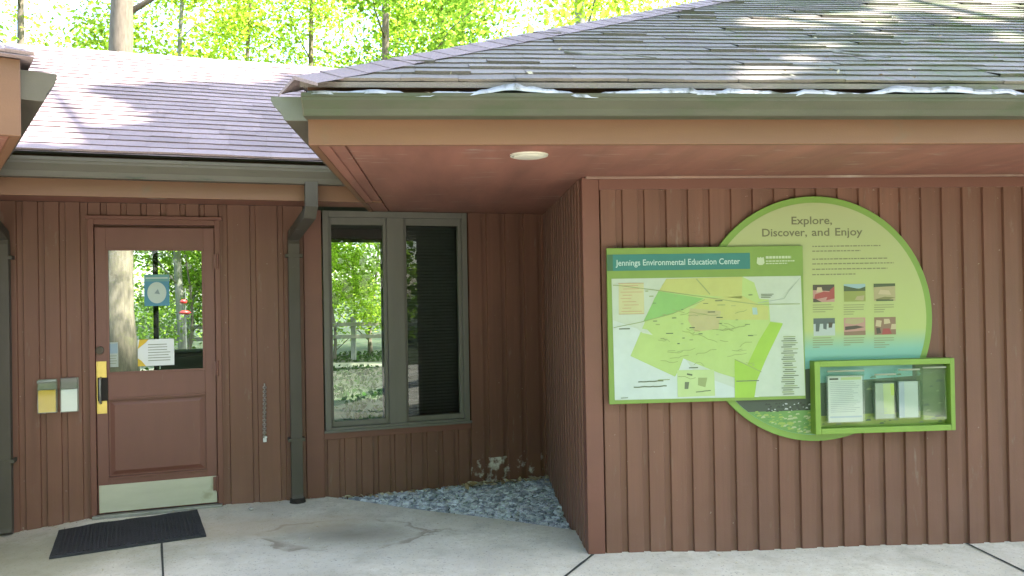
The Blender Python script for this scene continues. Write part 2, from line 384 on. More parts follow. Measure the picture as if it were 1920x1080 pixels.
# --- middle link wall with door and window openings
wl, wr = onM(607, 600)[0], onM(877, 600)[0]; wt, wb = onM(745, 390)[1], onM(745, 801)[1]
wt = SOF-.004
dl, dr_ = onM(168, 700)[0], onM(416, 700)[0]; dtp = onM(290, 412)[1]
mb = MB(); mp_ = MB()
siding(mb, -2.9, dl-.0, dM, -.12, 2.221, phase=.03)
siding(mb, dr_, onM(600, 700)[0]-.11, dM, -.12, 2.221, phase=.055, step=.20, bw=.165)
siding(mb, dl, dr_, dM, dtp+.0, 2.221, phase=.03)
siding(mb, wl-.01, wr+.01, dM, -.12, wb-.055, phase=wl+.01, step=.1315, bw=.095)
siding(mb, wr+.01, sx+.05, dM, PZ, SOF-.002, phase=wl+.01, step=.165, bw=.125)
obj('wall', mb, M['siding'], B, FM)
mb = MB(); siding(mb, wr+.01, sx+.05, dM, -.12, PZ, phase=wl+.01, step=.165, bw=.125)
obj('wall', mb, M['peel'], B, FM, label='wall foot with peeling white paint above the gravel')
mb = MB(); mb.box(onM(600, 700)[0]-.11, wl-.01, dM-.010, dM+.10, -.12, SOF-.002); obj('corner_board', mb, M['trim'], B, FM, bevel=.003)
mb = MB(); mb.box(wl-.01, wr+.01, dM-.014, dM+.10, wb-.055, wb-.004); obj('sill_board', mb, M['trim'], B, FM, bevel=.003)
# --- window
W_ = obj('window', MB().box(wl, wl+.045, dM-.022, dM+.08, wb, wt).box(wr-.045, wr, dM-.022, dM+.08, wb, wt)
         .box(wl+.045, wr-.045, dM-.022, dM+.08, wt-.05, wt).box(wl+.045, wr-.045, dM-.026, dM+.08, wb, wb+.035), M['frame'], B, FM, bevel=.003)
obj('sill', MB().box(wl-.012, wr+.012, dM-.042, dM-.022, wb-.004, wb+.016), M['frame'], W_, FM, bevel=.003)
mc0, mc1 = onM(727, 600)[0], onM(759, 600)[0]
obj('mullion', MB().box(mc0, mc1, dM-.018, dM+.078, wb+.035, wt-.05), M['frame'], W_, FM, bevel=.003)
for a, b in ((wl+.045, mc0), (mc1, wr-.045)):
    fr = .024; sash = MB().box(a, a+fr, dM+.012, dM+.06, wb+.035, wt-.05).box(b-fr, b, dM+.012, dM+.06, wb+.035, wt-.05)
    sash.box(a+fr, b-fr, dM+.012, dM+.06, wt-.05-.055, wt-.05).box(a+fr, b-fr, dM+.012, dM+.06, wb+.035, wb+.075)
    obj('sash', sash, M['frame'], W_, FM, bevel=.002)
    obj('pane', MB().box(a+fr, b-fr, dM+.034, dM+.038, wb+.075, wt-.105), M['glass'], W_, FM)
# blinds behind the right pane
mb = MB(); z = wt-.11
while z > wb+.09:
    mb.add([(mc1+.03, dM+.13, z), (wr-.06, dM+.13, z), (wr-.06, dM+.148, z-.020), (mc1+.03, dM+.148, z-.020)], [(0, 1, 2, 3)], tint=.5); z -= .026
obj('blind', mb, M['blind'], W_, FM)
# --- door
D = obj('door', MB().box(dl+.045, dr_-.045, dM+.012, dM+.055, .012, .012+.001), M['door'], B, FM) if False else None
z0d = onM(290, 958)[1]; gl0, gl1 = onM(200, 580)[0], onM(383, 580)[0]; gt, gb = onM(290, 466)[1], onM(290, 698)[1]
la, lb = dl+.042, dr_-.042; ltop = onM(290, 427)[1]; lf, lbk = dM+.004, dM+.048
pa, pb = onM(205, 800)[0], onM(385, 800)[0]; pt, pbm = onM(290, 745)[1], onM(290, 888)[1]
mb = MB().box(la, gl0, lf, lbk, .015, ltop).box(gl1, lb, lf, lbk, .015, ltop).box(gl0, gl1, lf, lbk, gt, ltop)
mb.box(gl0, gl1, lf, lbk, pt+.0, gb).box(gl0, gl1, lf, lbk, .015, pbm)
mb.box(gl0, gl1, lf+.016, lbk-.004, pbm, pt)
# raised panel field
i1, i2 = .012, .042
q = [(gl0+i1, pbm+i1), (gl1-i1, pbm+i1), (gl1-i1, pt-i1), (gl0+i1, pt-i1)]; r_ = [(gl0+i2, pbm+i2), (gl1-i2, pbm+i2), (gl1-i2, pt-i2), (gl0+i2, pt-i2)]
mb.add([(x, lf+.015, z) for x, z in q]+[(x, lf+.004, z) for x, z in r_], [(0, 1, 5, 4), (1, 2, 6, 5), (2, 3, 7, 6), (3, 0, 4, 7), (4, 5, 6, 7)])
D = obj('door', mb, M['door'], B, FM, bevel=.002)
obj('door_frame', MB().box(dl, dl+.038, dM-.018, dM+.1, -.02, dtp).box(dr_-.038, dr_, dM-.018, dM+.1, -.02, dtp).box(dl+.038, dr_-.038, dM-.018, dM+.1, dtp-.040, dtp)
    .box(dl-.015, dr_+.015, dM-.024, dM-.004, dtp, dtp+.025).box(dl+.02, la+.03, lbk+.001, lbk+.03, -.02, dtp-.01).box(lb-.03, dr_-.02, lbk+.001, lbk+.03, -.02, dtp-.01).box(la+.03, lb-.03, lbk+.001, lbk+.03, ltop-.03, dtp-.01), M['trim'], D, FM, bevel=.003)
obj('pane', MB().box(gl0, gl1, lf+.02, lf+.024, gb, gt), M['glass'], D, FM)
b = .014
obj('glazing_bead', MB().box(gl0, gl0+b, lf-.004, lf+.019, gb, gt).box(gl1-b, gl1, lf-.004, lf+.019, gb, gt).box(gl0+b, gl1-b, lf-.004, lf+.019, gt-b, gt).box(gl0+b, gl1-b, lf-.004, lf+.019, gb, gb+b), M['door'], D, FM)
for z in (pt, pbm-.012): obj('panel_molding', MB().box(gl0-.004, gl1+.004, lf-.010, lf-.0005, z, z+.012), M['door'], D, FM, bevel=.002)
kt = onM(290, 902)[1]; kb = .022
obj('kick_plate', MB().box(la+.008, lb-.004, lf-.006, lf-.0005, kb, kt), M['kick'], D, FM, bevel=.001)
obj('threshold', MB().box(dl+.01, dr_-.01, dM-.06, dM+.0, -.05, .012), M['steel'], D, FM, bevel=.004)
# brass pull
ha, hb = onM(169, 720)[0], onM(199, 720)[0]; ht, hbm = onM(184, 678)[1], onM(184, 776)[1]; hm = ha+(hb-ha)*.47
ha = max(ha, la+.002)
obj('pull_plate', MB().box(ha, hm, lf-.008, lf-.0005, hbm, ht).box(hm, hb+.004, lf-.008, lf-.0005, ht-.115, ht).box(hm, hb+.004, lf-.008, lf-.0005, hbm, hbm+.09), M['brass'], D, FM, bevel=.001)
obj('pull_pocket', MB().box(hm, hb+.012, lf-.018, lf-.0005, hbm+.09, ht-.115), M['dark'], D, FM, bevel=.004)
zm = (hbm+ht)/2-.02
obj('pull_handle', MB().tube([(hm+.02, lf-.012, zm+.09), (hm+.02, lf-.05, zm+.08), (hm+.02, lf-.055, zm), (hm+.02, lf-.05, zm-.08), (hm+.02, lf-.012, zm-.09)], .008), M['steel'], D, FM, smooth=True)
ks, kz = onM(187, 657)
obj('deadbolt', MB().tube([(ks, lf+.001, kz), (ks, lf-.014, kz), (ks, lf-.016, kz)], [.028, .027, .018], 16), paint('dark_bronze', (.06, .045, .035), .4, .1, metal=.5), D, FM, smooth=False)
for py in (490, 690, 905):
    hs, hz = onM(412, py); obj('hinge', MB().tube([(hs-.016, dM-.024, hz-.055), (hs-.016, dM-.024, hz+.055)], .009, 10).box(hs-.045, hs-.016, dM-.0215, dM-.0185, hz-.05, hz+.05), M['door'], D, FM)
# --- interior shell of the link
DB = 9.7
bs0, bs1 = onM(175, 600, DB)[0], onM(726, 600, DB)[0]
bt = onM(660, 446, DB)[1]; sl = -2.6
obj('interior_floor', MB().box(sl, 4.6, dM+.101, DB+.12, -.11, .004), M['insidefloor'], B, FM)
obj('interior_ceiling', MB().box(sl, 4.6, dM+.101, DB, 2.32, 2.36), M['inside'], B, FM)
obj('interior_wall', MB().box(bs1, 4.6, DB, DB+.12, .005, 2.32).box(sl, bs1, DB, DB+.12, bt, 2.32).box(sl, bs0, DB, DB+.12, .005, bt), M['inside'], B, FM)
obj('interior_wall', MB().box(sl-.1, sl, dM+.101, DB+.12, .005, 2.32), M['inside'], B, FM)
obj('interior_wall', MB().box(4.61, 4.7, dM+.101, DB+.12, .005, 2.32), M['inside'], B, FM)
RW = obj('rear_window', MB().box(bs0, bs1, DB+.02, DB+.10, .005, .06), M['dark'], B, FM); obj('window_head', MB().box(bs0, bs1, DB+.02, DB+.10, bt-.05, bt-.001), M['dark'], RW, FM)
pxs = [onM(292, 600, DB)[0], onM(470, 600, DB)[0]]
for s in [bs0+.03]+pxs+[bs1-.03]:
    obj('mullion', MB().box(s-.025, s+.025, DB+.02, DB+.09, .06, bt-.05), M['dark'], RW, FM)
c0, cz0 = onM(300, 657, 8.9); c1 = onM(383, 657, 8.9)[0]
CT = thing('counter', 'dark low counter standing inside behind the door glass', 'counter', FM, (c0+.5, 8.7, 0))
obj('counter_top', MB().box(c0, c1+.5, 8.45, 8.95, cz0-.04, cz0), M['inside'], CT, FM, bevel=.005)
obj('cabinet', MB().box(c0+.03, c1+.47, 8.49, 8.9, .005, cz0-.04), M['insidefloor'], CT, FM)
# --- fascias and soffits
dF = 3.621; fz0, fz1 = 2.186, onR(1000, 160, 3.6)[1]
scr = onR(578, 272, dF)[0]                    # left end of the right wing fascia
side_dir_len = 4.2
obj('fascia', MB().box(scr, scr+9.2, dF, dF+.035, fz0, fz1), M['fascia'], B, FRR, bevel=.004)
obj('fascia', MB().box(scr, scr+.035, dF+.036, dF+8, fz0, fz1-.002), M['fascia'], B, FRR, bevel=.004)
mb = MB(); g0 = scr+.036; gj = onR(645, 276, dF)[0]
mb.box(g0, gj-.006, dF+.036, dR+3.2, SOF, SOF+.02).box(gj+.006, scr+9.2, dF+.036, dR+3.2, SOF, SOF+.02).box(gj-.0059, gj+.0059, dF+.036, dR+3.2, SOF+.012, SOF+.018)
obj('soffit', mb, M['soffit'], B, FRR)
obj('soffit_batten', MB().box(g0, g0+.05, dF+.04, dR+1.2, SOF-.007, SOF-.0005), M['soffit'], B, FRR, bevel=.003)
obj('soffit_batten', MB().box(cr_s+.02, s_end, dR-.04, dR-.014, SOF-.014, SOF-.0005), M['pale_trim'], B, FRR, bevel=.003)
dFM = 5.745; mz0 = 2.183
s_a, s_b = -2.6, onM(690, 374, dFM)[0]+.1
mz1 = onM(290, 296, dFM)[1]
obj('fascia', MB().box(s_a, s_b, dFM, dFM+.035, mz0, mz1), M['fascia'], B, FM, bevel=.004)
obj('soffit', MB().box(s_a, s_b+.5, dFM+.036, dM-.006, 2.2225, 2.242), M['soffit'], B, FM)
# --- gutters (K-profile swept with mitred corner)
def prof(z0, z1, w=.125):
    h = z1-z0
    return [(0, z1), (0, z0), (w*.62, z0), (w*.66, z0+h*.10), (w*.72, z0+h*.30), (w*.95, z0+h*.66), (w*.97, z0+h*.80), (w, z0+h*.82), (w, z1), (w-.012, z1), (w-.012, z1-.012), (w-.03, z0+h*.6), (w*.6, z0+.012), (.006, z0+.012), (.006, z1)]
gfront = dF-.002; gR0 = onR(1200, 215, gfront-.1)[1]; gR1 = onR(1200, 175, gfront-.125)[1]
P_ = prof(gR0, gR1)
obj('gutter', MB().sweep(P_, [(scr-.004, gfront, 0, -1), (scr+9.2, gfront, 0, -1)]), M['gutter_mossy'], B, FRR)
obj('gutter_end', MB().add([(scr-.0045, gfront-o_, z) for o_, z in P_[:9]]+[(scr-.0075, gfront-o_, z) for o_, z in P_[:9]], [tuple(range(9)), tuple(range(17, 8, -1))]+[(k, k+9, (k+1) % 9+9, (k+1) % 9) for k in range(9)]), M['gutter'], B, FRR)
PS_ = prof(gR0-.004, gR1+.012, .155)
obj('gutter', MB().sweep(PS_, [(scr-.002, dF+6, -1, 0), (scr-.002, dF+.004, -1, 0)]), M['gutter'], B, FRR)
obj('gutter_end', MB().prism([(scr-.002-o_, z) for o_, z in PS_[:9]][::-1], dF, dF+.0035), M['gutter_pale'], B, FRR)
gM0 = onM(290, 336, dFM-.1)[1]; gM1 = onM(290, 300, dFM-.125)[1]
obj('gutter', MB().sweep(prof(gM0, gM1), [(s_a, dFM-.002, 0, -1), (s_b-.10, dFM-.002, 0, -1)]), M['gutter'], B, FM)
# --- roofs
K = .495; cK = 1/math.sqrt(1+K*K)
rz0 = onR(1000, 152, 3.55)[1]; rd0 = 3.545; rs0 = onR(562, 152, rd0)[0]; RSZ = 9.4
mzr = onM(290, 288, 5.66)[1]; md0 = 5.66
MDEP = 2.86
# left wing corner
w_c = CAM + ray(40, 256)*((2.19-H)/ray(40, 256).z)
wl_ = FW.inverted() @ w_c; ws1, wd0 = wl_.x, wl_.y          # right side eave, front fascia
wzr = 2.45
def inR(x, y, z):
    q = FRR.inverted() @ Vector((x, y, z)); t = min(q.x-rs0, rs0+RSZ-q.x, q.y-rd0, rd0+RSZ-q.y)
    return t > 0 and z < rz0+K*t+.01
def inW(x, y, z):
    q = FW.inverted() @ Vector((x, y, z)); t = min(ws1+.05-q.x, q.x-(ws1-8), q.y-(wd0-.05), wd0+8-q.y)
    return t > 0 and z < wzr+K*t+.01
def shingles(mb, frame, d0, z0, dep, smin, smax, test=None, wav=.004, expo=.126, tab=.25):
    nco = int(dep/(expo*cK)); up = Vector((0, -K, 1)).normalized(); ox = [random.random() for _ in range(nco+1)]
    for i in range(nco):
        a, b_ = d0+i*expo*cK, d0+(i+1)*expo*cK
        sa0, sa1, sb0, sb1 = smin(a), smax(a), smin(b_), smax(b_)
        if sa1-sa0 < .05: break
        s = sa0 - tab*ox[i]; ph = random.random()*6
        def wv(s): return wav*(math.sin(s*5+ph)+.6*math.sin(s*13+ph*2)+.5*math.sin(s*31+ph))
        while s < sa1:
            e = s+tab; l0, l1 = max(s+.0007, sa0), min(e-.0007, sa1); u0, u1 = max(s+.0007, sb0), min(e-.0007, sb1)
            s = e
            if l1-l0 < .01: continue
            if u1 < u0: u0 = u1 = (u0+u1)/2
            zc = z0+K*(a-d0); c = frame @ Vector(((l0+l1)/2, (a+b_)/2, zc+.05))
            if test and test(c.x, c.y, c.z): continue
            j = random.uniform(-.002, .003); lift = .0095+random.uniform(-.002, .002)
            if wav > .005 and random.random() < .10: lift += .008; j -= .006
            def P3(ss, dd, l): return Vector((ss, dd, z0+K*(dd-d0)))+up*l
            n = 3; lo = [l0+(l1-l0)*k/n for k in range(n+1)]; uu = [u0+(u1-u0)*k/n for k in range(n+1)]
            vs = [P3(x, a+j+wv(x), lift) for x in lo]+[P3(x, b_+.01, .001) for x in uu]+[P3(x, a+j+wv(x)+.004, -.004) for x in lo]
            t = random.random(); 
            if random.random() < .12: t = t*.3
            mb.add(vs, [(k, k+1, n+2+k, n+1+k) for k in range(n)]+[(k, 2*n+2+k, 2*n+3+k, k+1) for k in range(n)], tint=t)
# right wing pyramid
mb = MB(); apex = RSZ/2
shingles(mb, FRR, rd0, rz0, apex, lambda d: rs0+(d-rd0), lambda d: rs0+RSZ-(d-rd0), wav=.006)
zt = rz0-.012
mb.add([(rs0, rd0, zt), (rs0+RSZ, rd0, zt), (rs0+RSZ, rd0+RSZ, zt), (rs0, rd0+RSZ, zt), (rs0+apex, rd0+apex, zt+K*apex)], [(0, 1, 4), (1, 2, 4), (2, 3, 4), (3, 0, 4), (3, 2, 1, 0)], tint=.3)
mb.add([(rs0, rd0-.002, zt-.02), (rs0+RSZ, rd0-.002, zt-.02), (rs0+RSZ, rd0-.002, zt+.004), (rs0, rd0-.002, zt+.004)], [(0, 1, 2, 3)], tint=.0)
RF = obj('roof', mb, M['shingle_moss'], B, FRR, label='mossy shingle roof of the right wing with a hip edge')
def caps(mb, p0, dirv, nrmA, nrmB, n, step, w=.15):
    """folded cap shingles along a hip/ridge starting at p0; offsets wa, wb lie in the two slopes"""
    for i in range(n):
        a = p0+dirv*(i*step); b_ = p0+dirv*((i+1)*step+.02); t = random.random(); l = .014+random.uniform(0, .003)
        up = Vector((0, 0, 1))
        vs = [a+nrmA*w+up*(l-.008), a+up*l, a+nrmB*w+up*(l-.008), b_+nrmA*w+up*.004, b_+up*.010, b_+nrmB*w+up*.004,
              a+nrmA*w-up*.006, a-up*.0, a+nrmB*w-up*.006]
        mb.add(vs, [(0, 1, 4, 3), (1, 2, 5, 4), (0, 6, 7, 1), (1, 7, 8, 2)], tint=t)
mb = MB(); hipd = Vector((1, 1, K)).normalized()
A1 = (Vector((1, 0, 0))-hipd*hipd.x).normalized()      # lies in the front slope, away from the hip
B1 = (Vector((0, 1, 0))-hipd*hipd.y).normalized()
caps(mb, Vector((rs0-.02, rd0-.02, rz0-.004)), hipd, A1, B1, 46, .145)
obj('hip_cap', mb, M['shingle'], RF, FRR)
# middle link gable
s0m, s1m = -4.2, 5.2
mb = MB(); tst = lambda x, y, z: inR(x, y, z) or inW(x, y, z-.02)
shingles(mb, FM, md0, mzr, MDEP, lambda d: s0m, lambda d: s1m, tst, wav=.003)
zt = mzr-.012
segs = 60
for i in range(segs):
    a = s0m+(s1m-s0m)*i/segs; b_ = s0m+(s1m-s0m)*(i+1)/segs
    def strip_ok(dd, zz): 
        c = FM @ Vector(((a+b_)/2, dd, zz)); return not (inW(c.x, c.y, c.z-.02))
    for k in range(8):
        da, db = md0+MDEP*k/8, md0+MDEP*(k+1)/8; za, zb = zt+K*(da-md0), zt+K*(db-md0)
        if strip_ok((da+db)/2, (za+zb)/2): mb.add([(a, da, za), (b_, da, za), (b_, db, zb), (a, db, zb)], [(0, 1, 2, 3)], tint=.3)
        da2, db2 = md0+2*MDEP-MDEP*k/8, md0+2*MDEP-MDEP*(k+1)/8
        if strip_ok((da2+db2)/2, (za+zb)/2): mb.add([(b_, da2, za), (a, da2, za), (a, db2, zb), (b_, db2, zb)], [(0, 1, 2, 3)], tint=.3)
obj('roof', mb, M['shingle'], B, FM, label='low sunlit shingle roof over the door and window')
mb = MB(); A1 = Vector((0, -1, -K)).normalized(); B1 = Vector((0, 1, -K)).normalized()
zr = mzr+K*MDEP
for i in range(int((s1m-s0m)/.145)):
    p = Vector((s0m+i*.145, md0+MDEP, zr)); c = FM @ p
    if inR(c.x, c.y, c.z-.12) or inW(c.x, c.y, c.z-.12): continue
    caps(mb, p, Vector((1, 0, 0)), A1, B1, 1, .145, .14)
obj('ridge_cap', mb, M['shingle'], B, FM)
# left wing: fascia, side gutter, roof, soffit, wall
wf0, wf1 = 2.19, CAM.z + 0
wf1 = on(aW, wd0, 44, 112)[1]; wzr = wf1+.015
obj('fascia', MB().box(ws1-8, ws1, wd0, wd0+.035, wf0, wf1), M['fascia'], B, FW, bevel=.004)
obj('fascia', MB().box(ws1-.035, ws1, wd0+.036, wd0+2.6, wf0, wf1-.002), M['fascia'], B, FW, bevel=.004)
obj('soffit', MB().box(ws1-8, ws1-.036, wd0+.036, wd0+3.0, SOF+.008, SOF+.026), M['soffit'], B, FW)
obj('gutter', MB().sweep(prof(wf1-.155, wf1-.035, .13), [(ws1+.002, wd0+2.45, 1, 0), (ws1+.002, wd0+.03, 1, 0)]), M['gutter'], B, FW)
P9 = prof(wf1-.155, wf1-.035, .13)[:9]
obj('gutter_end', MB().prism([(ws1+.002+o_, z) for o_, z in P9], wd0+.026, wd0+.0295), M['gutter'], B, FW)
mb = MB(); zt = wf1+.004; e0 = .045
c = [(ws1-8, wd0-e0, zt), (ws1+e0, wd0-e0, zt), (ws1+e0, wd0+8, zt), (ws1-8, wd0+8, zt)]
ap = (ws1-4, wd0+4, zt+K*4)
mb.add(c+[ap], [(0, 1, 4), (1, 2, 4), (2, 3, 4), (3, 0, 4), (3, 2, 1, 0)], tint=.3)
shingles(mb, FW, wd0-e0, zt+.008, 4, lambda d: ws1-8+(d-wd0+e0), lambda d: ws1+e0-(d-wd0+e0))
obj('roof', mb, M['shingle'], B, FW)
wc = FW.inverted() @ (FM @ Vector((-4.2, dM, 0)))
mb = MB(); siding(mb, ws1-7, ws1-1.25, wd0+.95, -.12, SOF+.006); obj('wall', mb, M['siding'], B, FW)
# ceiling lights under the soffits
def soffit_light(frame, s, d, z, r):
    L = obj('ceiling_light', MB().tube([(s, d, z), (s, d, z-.008)], [r+.012, r+.010], 32), M['lens'], B, frame)
    obj('lens', MB().tube([(s, d, z-.0085), (s, d, z-.013), (s, d, z-.017), (s, d, z-.018)], [r, r*.9, r*.6, r*.15], 32), M['lens'], L, frame, smooth=True)
q = CAM+ray(992, 298)*((SOF-.02-H)/ray(992, 298).z); ql = FRR.inverted() @ q; soffit_light(FRR, ql.x, ql.y, SOF, .082)
q = CAM+ray(290, 374)*((SOF-.02-H)/ray(290, 374).z); ql = FM.inverted() @ q; soffit_light(FM, ql.x, 5.93, 2.2225, .115)
# downspouts
def spout(frame, top, elbow, d_wall, s, zbot, hw=.05, hd=.035):
    ex, ey, ez = top; sx_, sz2 = elbow
    m_ = MB().tube([(ex, ey, ez), (ex, ey, ez-.16), (ex-.01, ey+.03, ez-.21), (sx_+.0, d_wall-.075, sz2+.03), (sx_, d_wall-.06, sz2-.03), (sx_, d_wall-.06, zbot+.06), (sx_, d_wall-.075, zbot+.02)], 0, square=(hw, hd))
    o = obj('downspout', m_, M['spout'], B, frame, bevel=.006)
    for z in (sz2-.12, .45):
        obj('strap', MB().box(sx_-hw-.02, sx_+hw+.02, d_wall-.10, d_wall-.094, z-.012, z+.012).box(sx_-hw-.02, sx_-hw-.004, d_wall-.094, d_wall-.005, z-.012, z+.012).box(sx_+hw+.004, sx_+hw+.02, d_wall-.094, d_wall-.005, z-.012, z+.012), M['spout'], o, frame)
ts, tz = onM(583, 342, dFM-.06); es, ez = onM(550, 450, dM-.06)
spout(FM, (ts, dFM-.06, gM0+.012), (es, ez), dM, es, -.02, .042, .034)
obj('drain_mouth', MB().tube([(es, dM-.085, -.03), (es, dM-.085, .012)], [.062, .055], 14), M['dark'], B, FM)
ls, lz = onM(4, 450, dM-.06)
spout(FM, (ls+.03, dFM-.06, gM0+.012), (ls, lz), dM, ls, -.06, .042, .034)
# crumpled gutter guard along the front lip
mb = MB(); n = 420; vs = []; fs = []
thick = [(onR(px, 168, gfront)[0], wd_, am) for px, wd_, am in ((700, .10, .4), (945, .09, 1.1), (990, .14, .8), (1270, .2, .9), (1370, .12, .6), (1500, .15, .5), (1660, .10, 1.5), (1750, .16, 1.3), (1860, .1, .8))]
for i in range(n+1):
    x = scr+.02+(4.6)*i/n; a_ = sum(am*math.exp(-((x-c0_)/wd_)**2) for c0_, wd_, am in thick); c_ = mnoise.noise(Vector((x*9, 3, 0))); e_ = mnoise.noise(Vector((x*26, 5, 2))); a_ += .45*max(0, mnoise.noise(Vector((x*2.3, 8, 1)))); gap = max(0, min(1, (mnoise.noise(Vector((x*5.5, 2, 7)))+.28)*5))
    y0 = gfront-.124+.012*c_; w = .010+.045*a_*(1+.5*e_); zz = gR1+.002-.010*(1-gap)+.008*mnoise.noise(Vector((x*4, 1, 1)))+.012*a_
    vs += [(x, y0, zz-.010), (x, y0+.003, zz+.003+.006*e_+.010*a_), (x, y0+w*.5, zz+.006+.010*a_*abs(e_)), (x, y0+w, zz+.003+.016*a_*(c_+.5)), (x, y0+w+.012, zz-.008)]
    if i:
        o4 = (i-1)*5; fs += [(o4+k, o4+5+k, o4+6+k, o4+1+k) for k in range(4)]
mb.add(vs, fs, tint=.5); obj('gutter_guard', mb, M['guard'], B, FRR, smooth=True)
# ------------------------------------------------------------------ things by the door
def flat_poly(mb, pts, d, mi): mb.add([(x, d, z) for x, z in pts], [tuple(range(len(pts)))], mi)
# glass notices
def notice(px0, py0, px1, py1, d, name, label, cat, face, draw=None):
    a, zt = onM(px0, py0, d); b_, zb = onM(px1, py1, d)
    t = thing(name, label, cat, FM, ((a+b_)/2, d, zb)); obj('sheet', MB().box(a, b_, d-.001, d, zb, zt), face, t, FM)
    if draw: draw(t, a, b_, zb, zt, d-.0018)
    return t
gd = lf+.019
def draw_blue(t, a, b_, z0, z1, d):
    mb = MB(); w = b_-a; h = z1-z0; cx, cz = (a+b_)/2, z0+h*.42
    flat_poly(mb, [(cx+w*.38*math.cos(k*math.pi/14), cz+h*.34*math.sin(k*math.pi/14)) for k in range(28)], d, 0)
    flat_poly(mb, [(a, z1-h*.22), (b_, z1-h*.22), (b_, z1), (a, z1)], d, 1)
    flat_poly(mb, [(cx-w*.10, cz-h*.02), (cx+w*.12, cz-h*.05), (cx+w*.04, cz+h*.12)], d-.0006, 2)
    flat_poly(mb, [(a+w*.06, z1-h*.13), (b_-w*.06, z1-h*.13), (b_-w*.06, z1-h*.09), (a+w*.06, z1-h*.09)], d-.0006, 0)
    obj('printed_emblem', mb, [flat('pale', (.55, .66, .60)), flat('teal2', (.12, .36, .36)), flat('slate', (.25, .33, .34))], t, FM)
notice(270, 515, 318, 573, gd, 'door_notice', 'square blue notice with pale round emblem, upper middle of the door glass', 'notice', flat('blue', (.05, .28, .42)), draw_blue)
def lines(mb, a, b_, z0, z1, n, d, mi, th=.35, jag=.3):
    st = (z1-z0)/n
    for i in range(n):
        z = z1-st*(i+.5); e = b_-(b_-a)*jag*random.random(); flat_poly(mb, [(a, z-st*th/2), (e, z-st*th/2), (e, z+st*th/2), (a, z+st*th/2)], d, mi)
def draw_paper(t, a, b_, z0, z1, d):
    mb = MB(); w = b_-a; h = z1-z0
    lines(mb, a+w*.28, b_-w*.1, z0+h*.15, z1-h*.15, 7, d, 0, .3, .2)
    flat_poly(mb, [(a, z1-h*.35), (a+w*.22, z1-h*.12), (a+w*.3, z1), (a+w*.05, z1)], d-.0004, 1)
    flat_poly(mb, [(a, z0), (a+w*.22, z0), (a+w*.1, z0+h*.2), (a, z0+h*.3)], d-.0004, 1)
    obj('printed_text', mb, [M['inkgrey'], M['yellow']], t, FM)
notice(258, 637, 327, 684, gd, 'door_notice', 'white paper with printed lines and a yellow corner, low on the door glass', 'notice', M['white'], draw_paper)
def draw_small(t, a, b_, z0, z1, d):
    mb = MB(); h = z1-z0; flat_poly(mb, [(a+.004, z0+h*.55), (b_-.004, z0+h*.55), (b_-.004, z1-.01), (a+.004, z1-.01)], d, 0)
    lines(mb, a+.008, b_-.008, z0+h*.1, z0+h*.5, 4, d, 1); obj('printed_text', mb, [flat('skyblue', (.30, .42, .50)), M['inkgrey']], t, FM)
notice(202, 642, 222, 688, gd, 'door_notice', 'narrow pale card in the lower left corner of the door glass', 'notice', M['greyp'], draw_small)
# brochure holders
def holder(px0, py0, px1, py1, split, paper, label, plabel, lipround):
    d1 = dM-.006; d0_ = d1-.045; a, zt = onM(px0, py0, d0_); b_, zb = onM(px1, py1, d0_)
    zs = onM(px0, split, d0_)[1]
    t = thing('brochure_holder', label, 'brochure holder', FM, ((a+b_)/2, d1, zb))
    obj('back_plate', MB().box(a, b_, d1-.003, d1, zb, zt), M['greyp'] if not lipround else M['inkgrey'], t, FM)
    obj('clear_front', MB().box(a, b_, d0_, d0_+.003, zb, zt-.03).box(a, a+.003, d0_+.003, d1-.003, zb, zt).box(b_-.003, b_, d0_+.003, d1-.003, zb, zt).box(a+.003, b_-.003, d0_+.003, d1-.003, zb, zb+.003), M['acrylic'], t, FM)
    if lipround: obj('rim', MB().tube([(a, d0_+.005, zt-.015), (b_, d0_+.005, zt-.008)], .008, 8), M['greyp'], t, FM, smooth=True)
    else: obj('rim', MB().box(a+.004, b_-.004, d0_+.004, d1-.004, zs+.004, zt), flat('dullgrey', (.25, .24, .21)), t, FM, bevel=.004)
    p = obj('brochures', MB().box(a+.006, b_-.006, d0_+.006, d1-.01, zb+.006, zs), paper, None, FM, bevel=.001)
    tag(p, plabel, 'brochures')
holder(69, 713, 106, 774, 733, M['yellow'], 'small clear holder with round rim of yellow papers left of the door', 'stack of yellow papers in the small holder left of the door', True)
holder(112, 710, 146, 772, 731, M['white'], 'small clear holder of white papers between the yellow papers and the door', 'stack of white papers in the small holder nearest the door', False)
# hanging chain
cs, cz1 = onM(495, 722); cz2 = onM(497, 828)[1]
t = thing('hanging_chain', 'rusty coiled chain hanging on the siding between door and downspout', 'chain', FM, (cs, dM-.02, cz2))
mb = MB(); z = cz1; k = 0
while z > cz2+.03:
    r = .011; pts = [(cs+(r*math.cos(u) if k % 2 else 0)+.003*math.sin(z*9), dM-.018+(0 if k % 2 else .7*r*math.cos(u)), z+.011*math.sin(u)) for u in [i*math.pi/4 for i in range(9)]]
    mb.tube(pts, .0045, 5, cap=False); z -= .0155; k += 1
obj('links', mb, M['rust'], t, FM, smooth=True)
obj('hook', MB().tube([(cs, dM-.004, cz1+.01), (cs, dM-.02, cz1+.012), (cs, dM-.022, cz1+.0)], .003, 6), M['steel'], t, FM)
obj('end_clip', MB().box(cs-.014, cs+.012, dM-.026, dM-.012, cz2, cz2+.03).box(cs-.004, cs+.016, dM-.025, dM-.013, cz2+.03, cz2+.042), M['white'], t, FM, bevel=.003)
